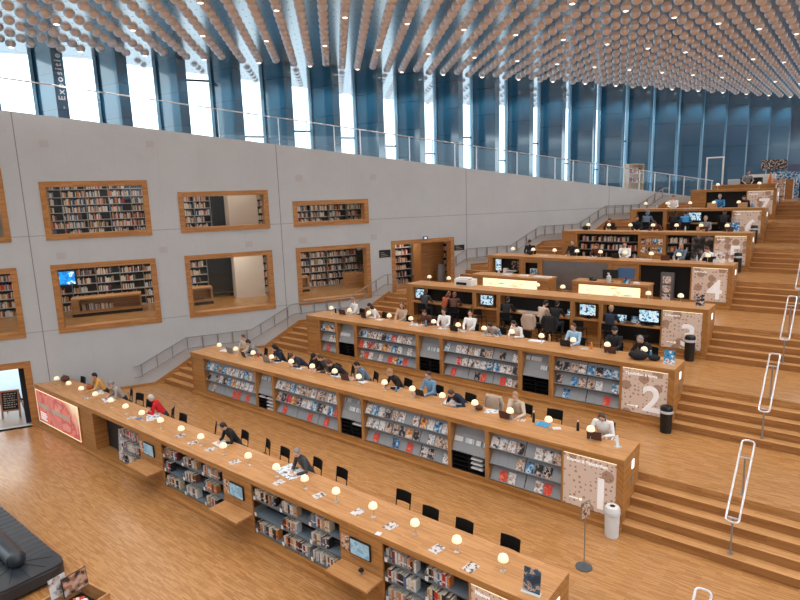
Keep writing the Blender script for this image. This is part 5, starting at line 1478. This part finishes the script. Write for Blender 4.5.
PP = [(1, -16.1, 1.0, .42, .30, -.2, 'white_paper', 'white papers of the navy hood'), (1, -13.0, .98, .6, .36, .2, 'newsprint', 'pale blue papers of the hair bun'), (1, -10.6, 1.0, .42, .30, .1, 'cover_tan', 'pinkish folder of the black coat'), (1, -8.5, .92, .55, .36, .3, 'white_paper', 'white sheets of the deep bent navy sweater'),
      (1, -8.25, .68, .16, .06, .2, 'bottle_blue', 'flat blue case before the white sheets'), (1, -7.3, .95, .36, .28, .4, 'newsprint', 'pale sheet right of the brown bag'), (1, -6.38, .83, .24, .2, .2, 'cover_tan', 'closed book of the beige sweater'), (1, -5.8, .88, .36, .3, .1, 'sky_poster', 'blue papers right of the tall dark bottle'),
      (1, -5.42, .84, .2, .16, .6, 'white_paper', 'crumpled white cloth near the empty chair'), (1, -4.12, .98, .26, .18, .1, 'cover_tan', 'tan book right of the white sweatshirt'), (1, -19.1, .86, .4, .28, .1, 'white_paper', 'white papers at the far left of counter one'), (1, -14.8, .86, .36, .24, .3, 'newsprint', 'papers of the brown beanie'), (1, -11.9, .92, .3, .22, -.2, 'white_paper', 'white papers of the grey blue sweater'),
      (2, -12.75, .86, .5, .34, .1, 'newsprint', 'spread papers of the dark brown person'), (2, -11.6, .86, .34, .24, .1, 'white_paper', 'papers of the first white sweater'), (2, -10.75, .84, .3, .2, .1, 'newsprint', 'bluish papers of the tied up hair'), (2, -9.6, .92, .62, .36, .1, 'newsprint', 'spread papers of the checked shirt'), (2, -7.95, .95, .5, .3, .1, 'white_paper', 'white papers right of the black scarf'), (2, -4.3, .92, .34, .24, .1, 'white_paper', 'papers behind the black bags'), (2, -6.3, .8, .2, .16, .3, 'bottle_clear', 'clear plastic tray beside the black laptop'), (2, -14.6, .85, .3, .22, .1, 'white_paper', 'white papers under the third lamp of counter two'),
      (4, -11.4, .85, .4, .25, .1, 'white_paper', 'white papers left on counter four'), (4, -9.05, .74, .55, .3, .05, 'newsprint', 'papers beside the red haired person'), (4, -6.95, .9, .6, .3, 0, 'newsprint', 'row of papers in the middle of counter four'), (5, -8.1, .9, .3, .2, 0, 'white_paper', 'papers in the middle of counter five'), (6, -7.0, .9, .8, .3, 0, 'newsprint', 'papers spread on counter six'), (3, -9.3, .7, .01, .01, 0, 'white_paper', 'x')]
for p in PP[:-1]: paper(*p, cat='papers')
def boxy(k, x, dy, w, d, h, mat, label, name='cardboard_box', cat='box'): return tag(MB().box(-w/2, w/2, -d/2, d/2, 0, h).build(name, mat, None, on(k, x, dy), bevel=.006), label, cat)
boxy(6, -5.95, .75, .42, .25, .26, 'spine_tan', 'cardboard coloured box under the middle lamp of counter six')
boxy(6, -4.6, .75, .38, .25, .25, 'spine_tan', 'cardboard coloured box under the last lamp of counter six')
boxy(5, -5.62, .80, .36, .2, .2, 'spine_tan', 'tan box under the second last lamp of counter five')
def leafletstand(k, x, dy, mat, label, w=.24, h=.34, rz=0.0):
    t = thing('leaflet_stand', label, 'leaflet stand', on(k, x, dy), rz)
    MB().box(-w/2-.02, w/2+.02, -.06, .06, 0, .008).build('foot', 'bottle_clear', t)
    o = MB().box(-w/2, w/2, -.005, .005, 0.008, h).build('print', mat, t); o.rotation_euler = (-.18, 0, 0)
leafletstand(0, -3.84, .24, 'blue_poster', 'dark blue poster in a clear stand at the right end of the front counter', .30, .42, .1)
leafletstand(1, -3.87, .62, 'white_paper', 'narrow white card stand at the right end of counter one', .10, .26, 1.2)
leafletstand(2, -3.80, .48, 'sky_poster', 'blue and white leaflet stand at the right end of counter two', .27, .38, .05)
leafletstand(3, -3.89, .55, 'cover_dark', 'grey leaflet stand at the right end of counter three', .26, .38, .3)
leafletstand(4, -4.15, .80, 'cover_white', 'pale leaflet rack at the right end of counter four', .40, .42)
leafletstand(5, -4.28, .75, 'cover_blue', 'pale blue leaflet stand at the right end of counter five', .34, .42)
# printer on counter three
t = thing('printer', 'white printer with a dark slot on counter three', 'printer', on(3, -13.05, .75))
MB().box(-.42, .42, -.25, .28, 0, .30).build('body', 'white_paint', t, bevel=.02); MB().box(-.30, .20, -.27, -.24, .06, .17).build('slot', 'panel_black', t); MB().box(-.36, .22, -.16, .22, .30, .345).build('lid', 'white_paint', t, bevel=.01); MB().box(.24, .36, -.20, -.06, .30, .33).build('control_panel', 'spine_grey', t)
# monitors at the computer places
def monitor(k, x, dy, w, h, label, z=0.93, mat='monitor_screen', rz=0.0):
    t = thing('monitor', label, 'monitor', (x, Y[k]+dy, FL[k]+z), rz)
    MB().box(-.12, .12, -.06, .10, 0, .014).build('foot', 'black_plastic', t); MB().box(-.03, .03, .02, .045, .014, .16).build('stem', 'black_plastic', t)
    s_ = MB().box(-w/2, w/2, -.01, .025, .10, .10+h).build('screen', 'screen_frame', t); MB().box(-w/2+.015, w/2-.015, -.014, -.01, .118, .10+h-.018).build('display', mat, s_)
monitor(3, -14.95, .12, .62, .42, 'monitor at the left end of the computer counter')
monitor(3, -11.65, .14, .60, .42, 'monitor in the first oak bay of counter three')
monitor(3, -7.48, .14, .60, .42, 'monitor in the second oak bay of counter three')
monitor(3, -5.35, .10, .66, .42, 'large monitor left of the number three sign')
def keyboard(k, x, dy, label): tag(MB().box(-.2, .2, -.06, .06, 0, .018).build('keyboard', 'black_plastic', None, (x, Y[k]+dy, FL[k]+.931)), label, 'keyboard')
keyboard(3, -5.35, -.04, 'black keyboard under the large monitor'); keyboard(3, -5.95, .0, 'black keyboard left of the large monitor')
def lap2(x, dy, label):
    t = thing('laptop', label, 'laptop', (x, Y[3]+dy, FL[3]+.93), PI); inst('base', lap_b, t)
    s_ = MB().box(-.165, .165, -.004, .004, 0, .225).build('screen', 'spine_grey', t, (0, -.118, .010)); s_.rotation_euler = (.28, 0, 0); MB().box(-.152, .152, .0041, .0055, .012, .213).build('display', 'monitor_screen', s_)
lap2(-6.30, .12, 'laptop before the fair haired person'); lap2(-13.75, .12, 'laptop left of the rust coloured jacket'); lap2(-8.15, .14, 'laptop at the right of the dark computer bay')
for i, (x, lab) in enumerate(((-13.2, 'white papers on the left computer counter'), (-10.0, 'white papers beside the person in black'), (-9.6, 'second sheaf of papers on the middle computer counter'))):
    tag(MB().box(-.22, .22, -.14, .14, 0, .012).build('paper', 'white_paper', None, (x, Y[3]+.12, FL[3]+.931), .1), lab, 'papers')
tag(MB().box(-.14, .14, -.10, .10, 0, .22).build('tray', 'cover_blue', None, (-5.80, Y[3]+.22, FL[3]+.931)), 'small blue box left of the large monitor', 'box')
monitor(6, -6.6, .12, .60, .42, 'pale monitor beside the blue jacket at counter six')

# information desks on the floor in front of counter four
def infodesk(x0, x1, yf_, yb_, h, label, glow, gx0, gx1):
    t = thing('information_desk', label, 'desk', ((x0+x1)/2, yf_, FL[4])); w = (x1-x0)/2; D = yb_-yf_
    MB().box(-w, w, 0, D, h-.07, h).build('worktop', ['oak_top'], t)
    MB().box(-w+.02, w-.02, .03, D-.03, 0, h-.07).build('body', 'oak_front', t)
    p = MB().box(gx0-(x0+x1)/2, gx1-(x0+x1)/2, .012, .03, .18, h-.13).build('lit_panel', 'glow_warm', t); p['label'] = 'glowing cream front panel'
    b = MB(); m = (gx0+gx1)/2-(x0+x1)/2; g = (gx1-gx0)/2
    for i in range(14): x = m-g*.92 + R.random()*g*1.6; z = .24+R.random()*(h-.45); b.box(x, min(m+g*.96, x+R.uniform(.05, .4)), .006, .012, z, z+R.uniform(.012, .03))
    b.build('print_pattern', 'spine_tan', p)
    if x0 < -12: MB().box(gx0-(x0+x1)/2, gx1-(x0+x1)/2, .004, .012, .18, .18+(h-.31)*.55).build('pale_print', 'glow_cool', p)
    return t
infodesk(-13.45, -9.80, 22.05, 22.95, 1.06, 'left information desk with a pale lit front, in front of counter four', 1, -12.85, -10.3)
infodesk(-8.83, -5.92, 22.15, 22.95, 1.06, 'right information desk with a glowing cream front', 1, -8.55, -6.2)
def onfloor(z, x, y): return (x, y, z)
ZI = FL[4]+1.06
t = thing('monitor', 'dark blue screen monitor on the right information desk', 'monitor', (-6.9, 22.7, ZI)); MB().box(-.12, .12, -.08, .08, 0, .015).build('foot', 'black_plastic', t); MB().box(-.03, .03, 0, .03, .015, .2).build('stem', 'black_plastic', t); MB().box(-.32, .32, -.015, .015, .14, .54).build('screen', 'spine_blue', t)
t = thing('monitor', 'black monitor turned away on the right information desk', 'monitor', (-7.45, 22.55, ZI), .3); MB().box(-.12, .12, -.08, .08, 0, .015).build('foot', 'black_plastic', t); MB().box(-.03, .03, 0, .03, .015, .2).build('stem', 'black_plastic', t); MB().box(-.28, .28, -.015, .015, .12, .46).build('screen', 'panel_black', t)
t = thing('bottle', 'white pump bottle on the right information desk', 'bottle', (-7.42, 22.3, ZI)); MB().lathe([(.085, 0), (.09, .02), (.09, .24), (.03, .29), (.03, .33)], 14).build('body', 'bottle_clear', t, smooth=True); MB().box(-.06, .02, -.015, .015, .33, .37).build('pump', 'white_paint', t)
t = thing('telephone', 'dark desk telephone on the right information desk', 'telephone', (-8.1, 22.5, ZI)); MB().box(-.12, .12, -.10, .10, 0, .06).build('body', 'black_plastic', t); MB().box(-.13, -.05, -.11, .11, .06, .12).build('handset', 'black_plastic', t)
for i, (x, y, mt, lab) in enumerate(((-6.75, 22.35, 'cover_blue', 'small blue leaflet box on the right information desk'), (-6.4, 22.4, 'white_paint', 'white tray on the right information desk'))): tag(MB().box(-.11, .11, -.08, .08, 0, .13-.07*i).build('tray', mt, None, (x, y, ZI)), lab, 'tray')
for i, (x, lab) in enumerate(((-11.9, 'papers at the left of the left information desk'), (-11.1, 'papers in the middle of the left information desk'), (-10.4, 'papers at the right of the left information desk'), (-10.05, 'last sheaf on the left information desk'))): tag(MB().box(-.2, .2, -.14, .14, 0, .03).build('paper', 'white_paper', None, (x, 22.5, ZI+.001), .1*i), lab, 'papers')
# grey poster column in the black bay of counter four
t = thing('poster_column', 'grey poster column with pale pictures in the black bay of counter four', 'display', (-5.75, Y[4]-.06, FL[4])); MB().box(-.24, .24, -.10, .10, 0, 1.30).build('body', 'brushed_grey', t)
for i, z in enumerate((.98, .62, .28)): MB().box(-.16, .14, -.108, -.10, z-.10, z+.18).build('picture', 'cover_white', t)

# ------------------------------------------------------------------ bins, signs, sofa, box, chalkboard
def bin_(x, y, z, mat, label, h=.86, bagged=True):
    t = thing('waste_bin', label, 'bin', (x, y, z)); r = .158
    MB().lathe([(r*.90, 0), (r*.92, .02), (r, h*.82), (r, h*.84)], 24).build('body', mat, t, smooth=True)
    if bagged: MB().lathe([(r*1.03, h*.74), (r*1.10, h*.76), (r*1.04, h*.84)], 20).build('bin_bag', 'bin_bag', t, smooth=True)
    l = MB().lathe([(r*1.02, h*.83), (r*1.02, h*.91), (r*.86, h*.99), (r*.30, h), (r*.28, h*.97), (.01, h*.96)], 24).build('lid', mat if mat == 'trash_grey' else 'trash_black', t, smooth=True)
    MB().lathe([(r*.36, 0), (r*.36, .004)], 20).build('opening', 'rack_dark', l, (0, 0, h*.998))
bin_(-3.66, 11.73, FL[1], 'trash_grey', 'pale grey waste bin before the number one sign', .70)
bin_(-3.62, 15.84, FL[2], 'trash_black', 'black waste bin at the corner of the number two sign', .74)
bin_(-3.95, 19.86, FL[3], 'trash_black', 'black waste bin with a bag before the number three sign', .84)
bin_(-3.92, 28.02, FL[5], 'trash_black', 'black waste bin before the number five sign', .84)
bin_(-3.90, 32.08, FL[6], 'trash_black', 'black waste bin before the number six sign', .84)
t = thing('sign_stand', 'slim sign stand with a framed sheet on the floor before counter one', 'sign stand', (-3.74, 10.33, FL[1]), 1.25)
MB().lathe([(.165, 0), (.165, .014), (.02, .022)], 28).build('base', 'stand_base', t, smooth=True); MB().tube([(0, 0, .015), (0, 0, 1.12)], .012, 8).build('pole', 'steel_dull', t)
f_ = MB(); f_.box(-.125, .125, -.012, .012, 1.08, 1.42); fo_ = f_.build('frame', 'steel_dull', t); MB().box(-.11, .11, -.014, -.012, 1.095, 1.405).build('sheet', 'cover_tan', fo_)
# sofa
t = thing('sofa', 'black leather island sofa with a rounded centre backrest, lower left corner', 'sofa', (-17.0, 3.8, 0.0))
def slab(x0, x1, y0, y1, r, n=7):
    o_ = []
    for cx_, cy_, a0 in ((x1-r, y1-r, 0), (x0+r, y1-r, PI/2), (x0+r, y0+r, PI), (x1-r, y0+r, 1.5*PI)):
        for q in range(n): o_.append((cx_ + r*math.cos(a0+PI/2*q/(n-1)), cy_ + r*math.sin(a0+PI/2*q/(n-1))))
    return o_
MB().prism(slab(-3.35, 3.28, -.68, .62, .18), 0.0, .08).build('plinth', 'panel_black', t)
sb = MB().prism(slab(-3.45, 3.40, -.78, .72, .28), .08, .36).build('seat_base', 'black_leather', t, bevel=.03)
# channelled seat: one padded strip after another
b = MB(); x = -3.42
while x < 2.6:
    w_ = .24; vs = []
    for (u, z) in ((0, .375), (.2, .397), (.5, .403), (.8, .397), (1, .375)): vs.append((x+u*w_, z))
    b.prism([(p[0], p[1]) for p in vs] + [(x+w_, .34), (x, .34)], -.76, .70, 'y'); x += w_
b.prism(slab(2.58, 3.39, -.77, .71, .27), .34, .40)
seat_ = b.build('seat', 'black_leather', t)
b = MB()
for an in (-60, -30, 0, 30, 60):
    a_ = math.radians(an); b.tube([(2.55, -.03+.1*math.sin(a_), .402), (2.55+.80*math.cos(a_), -.03+.72*math.sin(a_), .402)], .008, 5)
b.build('piping', 'panel_black', seat_)
b = MB(); b.tube([(-3.3, -.03, .55), (2.62, -.03, .55)], .20, 16, scale=(1, .9)); b.ell((2.62, -.03, .55), .20, .18, .20, 16, 10)
b.build('backrest', 'black_leather', t, smooth=True)
# browsing box with records and two framed pictures
bx = thing('browsing_box', 'oak browsing box with a dark lining at the bottom left edge', 'box', (-11.32, 3.60, 0.0), math.radians(8))
b = MB(); b.box(-.50, .50, -.62, .62, .55, .60); 
for a in ((-.50, -.46, -.62, .62), (.46, .50, -.62, .62), (-.46, .46, -.62, -.58), (-.46, .46, .58, .62)): b.box(*a, .60, .92)
b.build('box', 'oak_top', bx); MB().box(-.455, .455, -.575, .575, .602, .62).build('lining', 'rack_dark', bx)
for sx in (-.46, .41):
    for sy in (-.58, .53): MB().box(sx, sx+.05, sy, sy+.05, 0, .55).build('leg', 'oak_upright', bx)
RB = Matrix.Rotation(math.radians(8), 3, 'Z')
def inbox(x, y, z): return Vector((-11.32, 3.60, 0)) + RB @ Vector((x, y, z))
o = MB().box(-.006, .006, -.23, .23, 0, .36).build('framed_picture', 'framed_print', None, inbox(-.10, .32, .95), math.radians(8)+.05); o.rotation_euler = (0, -.12, math.radians(8)); tag(o, 'black framed portrait picture standing up in the browsing box', 'picture')
MB().box(-.012, -.006, -.245, .245, -.015, .375).build('frame', 'panel_black', o)
o = MB().box(-.006, .006, -.16, .16, 0, .40).build('printed_sheet', 'sheet_print', None, inbox(-.22, .06, .97)); o.rotation_euler = (0, -.12, math.radians(8)); tag(o, 'pale printed sheet standing left of the framed picture', 'sheet')
for i in range(6):
    o = MB().box(-.10, .10, -.14, .14, 0, .02).build('disc_case', ['cover_red', 'cover_dark', 'cover_white', 'cover_blue', 'cover_red', 'cover_white'][i], None, inbox(.06+.18*(i % 2), -.40+.32*(i//2), .66+.03*i), .4*i); o.rotation_euler = (.25, .15, .3*i)
    tag(o, '%s case lying in the browsing box, %s in the pile' % (['red', 'dark', 'white', 'blue', 'red', 'white'][i], ordn(i)), 'case')
# chalkboard
t = thing('chalkboard', 'folding chalkboard on a pinkish wooden frame in the doorway', 'chalkboard', WP(-1.20, 1.62, 0), WROT-.12)
b = MB(); b.box(-.34, -.28, -.03, .03, 0, 1.12); b.box(.28, .34, -.03, .03, 0, 1.12); b.box(-.28, .28, -.03, .03, 1.05, 1.12); b.box(-.28, .28, -.03, .03, .26, .32)
f_ = b.build('frame', 'pink_wood', t); f_.rotation_euler = (-.16, 0, 0)
bo = MB().box(-.28, .28, -.015, .015, .32, 1.05).build('board', 'slate', f_)
b = MB()
for r_ in range(7):
    x = -.22
    while x < .2:
        l_ = R.uniform(.03, .12); b.box(x, min(.24, x+l_), -.018, -.015, .95-r_*.09, .985-r_*.09); x += l_ + .03
b.build('chalk_writing', 'chalk', bo)
for sx in (-.31, .31):
    MB().tube([(sx, .18, 1.05), (sx, .62, 0)], .022, 6).build('back_leg', 'pink_wood', t)
MB().tube([(-.31, .42, .5), (.31, .42, .5)], .018, 6).build('brace', 'pink_wood', t)
# dark direction signs and small plates on the concrete wall
for i, (s, z0, z1, lab) in enumerate(((14.87, 5.50, 5.86, 'dark direction sign on the wall left of the oak doorway'), (18.98, 5.56, 5.84, 'dark direction sign on the wall right of the oak doorway'))):
    p = tag(MB().box(-.29, .29, -.03, 0, 0, z1-z0).build('direction_sign', 'panel_black', None, WP(s, 0, z0), WROT), lab, 'sign')
    b = MB(); [b.box(-.22, .16-.1*q, -.033, -.03, .06+.08*q, .09+.08*q) for q in range(3)]; b.build('lettering', 'spine_grey', p)
p = tag(MB().box(-.14, .14, -.25, -.22, 0, .16).build('exit_sign', 'spine_blue', None, WP(16.95, 0, 6.24), WROT), 'small blue lit sign over the oak doorway', 'sign'); MB().box(-.05, .05, -.254, -.25, .04, .12).build('pictogram', 'plate_glow', p); MB().box(-.01, .01, -.22, 0, .06, .10).build('bracket', 'steel_dull', p)
for i, (s, z) in enumerate(((1.48, 6.53), (5.09, 6.52), (8.54, 6.54), (10.92, 6.55), (14.35, 6.5), (1.42, 10.67), (5.02, 10.69), (10.91, 9.29), (14.42, 9.27))):
    tag(MB().box(-.15, .15, -.015, 0, -.13, .13).build('wall_plate', 'wall_plate', None, WP(s, 0, z), WROT), 'faint grey cover plate on the concrete, %s in the %s row' % (ordn(i % 5), ['lower', 'upper'][i//5]), 'cover plate', 'grey cover plates on the concrete wall')

# ------------------------------------------------------------------ top floor
t = thing('bookcase', 'pale birch bookcase standing behind the glass at the wall top', 'bookcase', WP(32.4, 1.4, topz(32.4)-.06), WROT)
b = MB(); b.box(-.62, -.58, 0, .4, 0, 1.75); b.box(.58, .62, 0, .4, 0, 1.75); b.box(-.58, .58, .36, .4, 0, 1.75); b.build('case', 'birch', t)
for z in (.05, .6, 1.15, 1.71): MB().box(-.58, .58, 0, .36, z, z+.04).build('shelf', 'birch', t)
for i in range(10):
    P = WP(32.4, 1.45, 0); 
    o = MB().box(-.05, .05, 0, .2, 0, .3).build('folder', ['spine_red', 'cover_blue', 'spine_orange', 'cover_white', 'spine_brown'][i % 5], None, WP(31.95+.1*(i % 5)*2, 1.46, topz(32.4)-.06 + (.64 if i < 5 else 1.19)), WROT); tag(o, '%s folder on the %s shelf of the birch bookcase' % (ordn(i % 5), ['middle', 'upper'][i//5]), 'folder', 'folders in the birch bookcase')
def prop(name, x, y, w, d, h, mat, label, cat, z=None): return tag(MB().box(-w/2, w/2, -d/2, d/2, 0, h).build(name, mat, None, (x, y, FL[8] if z is None else z), bevel=.01), label, cat)
t = thing('glass_door', 'white framed glass door on the top floor', 'door', (-7.35, 41.0, FL[8])); b = MB(); b.box(-.5, -.42, 0, .08, 0, 2.7); b.box(.42, .5, 0, .08, 0, 2.7); b.box(-.42, .42, 0, .08, 2.62, 2.7); b.build('frame', 'white_paint', t); MB().box(-.42, .42, .03, .04, .02, 2.62).build('pane', 'clear_glass', t)
t = thing('reception_desk', 'oak desk top behind counter seven', 'desk', (-5.1, 38.8, FL[8])); MB().box(-1.9, 1.25, 0, .7, 0, .92).build('body', 'oak_front', t); MB().box(-1.95, 1.3, -.03, .73, .92, .98).build('worktop', 'oak_top', t)
prop('crate', -5.25, 40.5, 1.1, .5, 1.35, 'panel_black', 'black cabinet behind counter seven', 'cabinet')
prop('display_stand', -6.2, 42.0, 1.0, .5, 1.3, 'bottle_clear', 'pale display table with glassware on the top floor', 'table')
prop('display_stand', -5.0, 42.6, 1.5, .5, 1.55, 'white_paint', 'white display stand behind the black cabinet', 'stand')
prop('card_rack', -4.0, 41.5, .7, .5, 1.25, 'cover_tan', 'rack of cards beside the standing person', 'rack')
prop('display_counter', -3.6, 43.2, .5, .7, 1.2, 'oak_side', 'small oak counter at the stair head', 'counter')
prop('clothes_rail', -3.9, 46.5, 1.8, .5, 1.7, 'cover_blue', 'rail of pale blue goods on the top floor', 'rail')
prop('picture_board', -4.9, 47.5, 1.5, .06, .7, 'cover_dark', 'grey picture board hung on the blue wall', 'picture', FL[8]+1.85)
prop('picture_board', -2.9, 47.8, .9, .06, .7, 'cover_red', 'red and white picture board hung on the blue wall', 'picture', FL[8]+1.85)
prop('kiosk_table', -2.2, 44.6, .5, .5, 1.1, 'white_paint', 'white pedestal at the right edge of the top floor', 'pedestal')
o = MB().lathe([(.05, 0), (.10, .1), (.16, .35), (.14, .6), (.03, .85)], 14).build('lamp', 'bottle_orange', None, (-4.35, 40.9, FL[8]+.0), smooth=True); o.scale = (1, 1, 1.9); tag(o, 'tall orange vase on the top floor', 'vase')
dup = [l for l, n in LABELS.items() if len(n) > 1]
print('duplicate labels', len(dup), dup[:12])
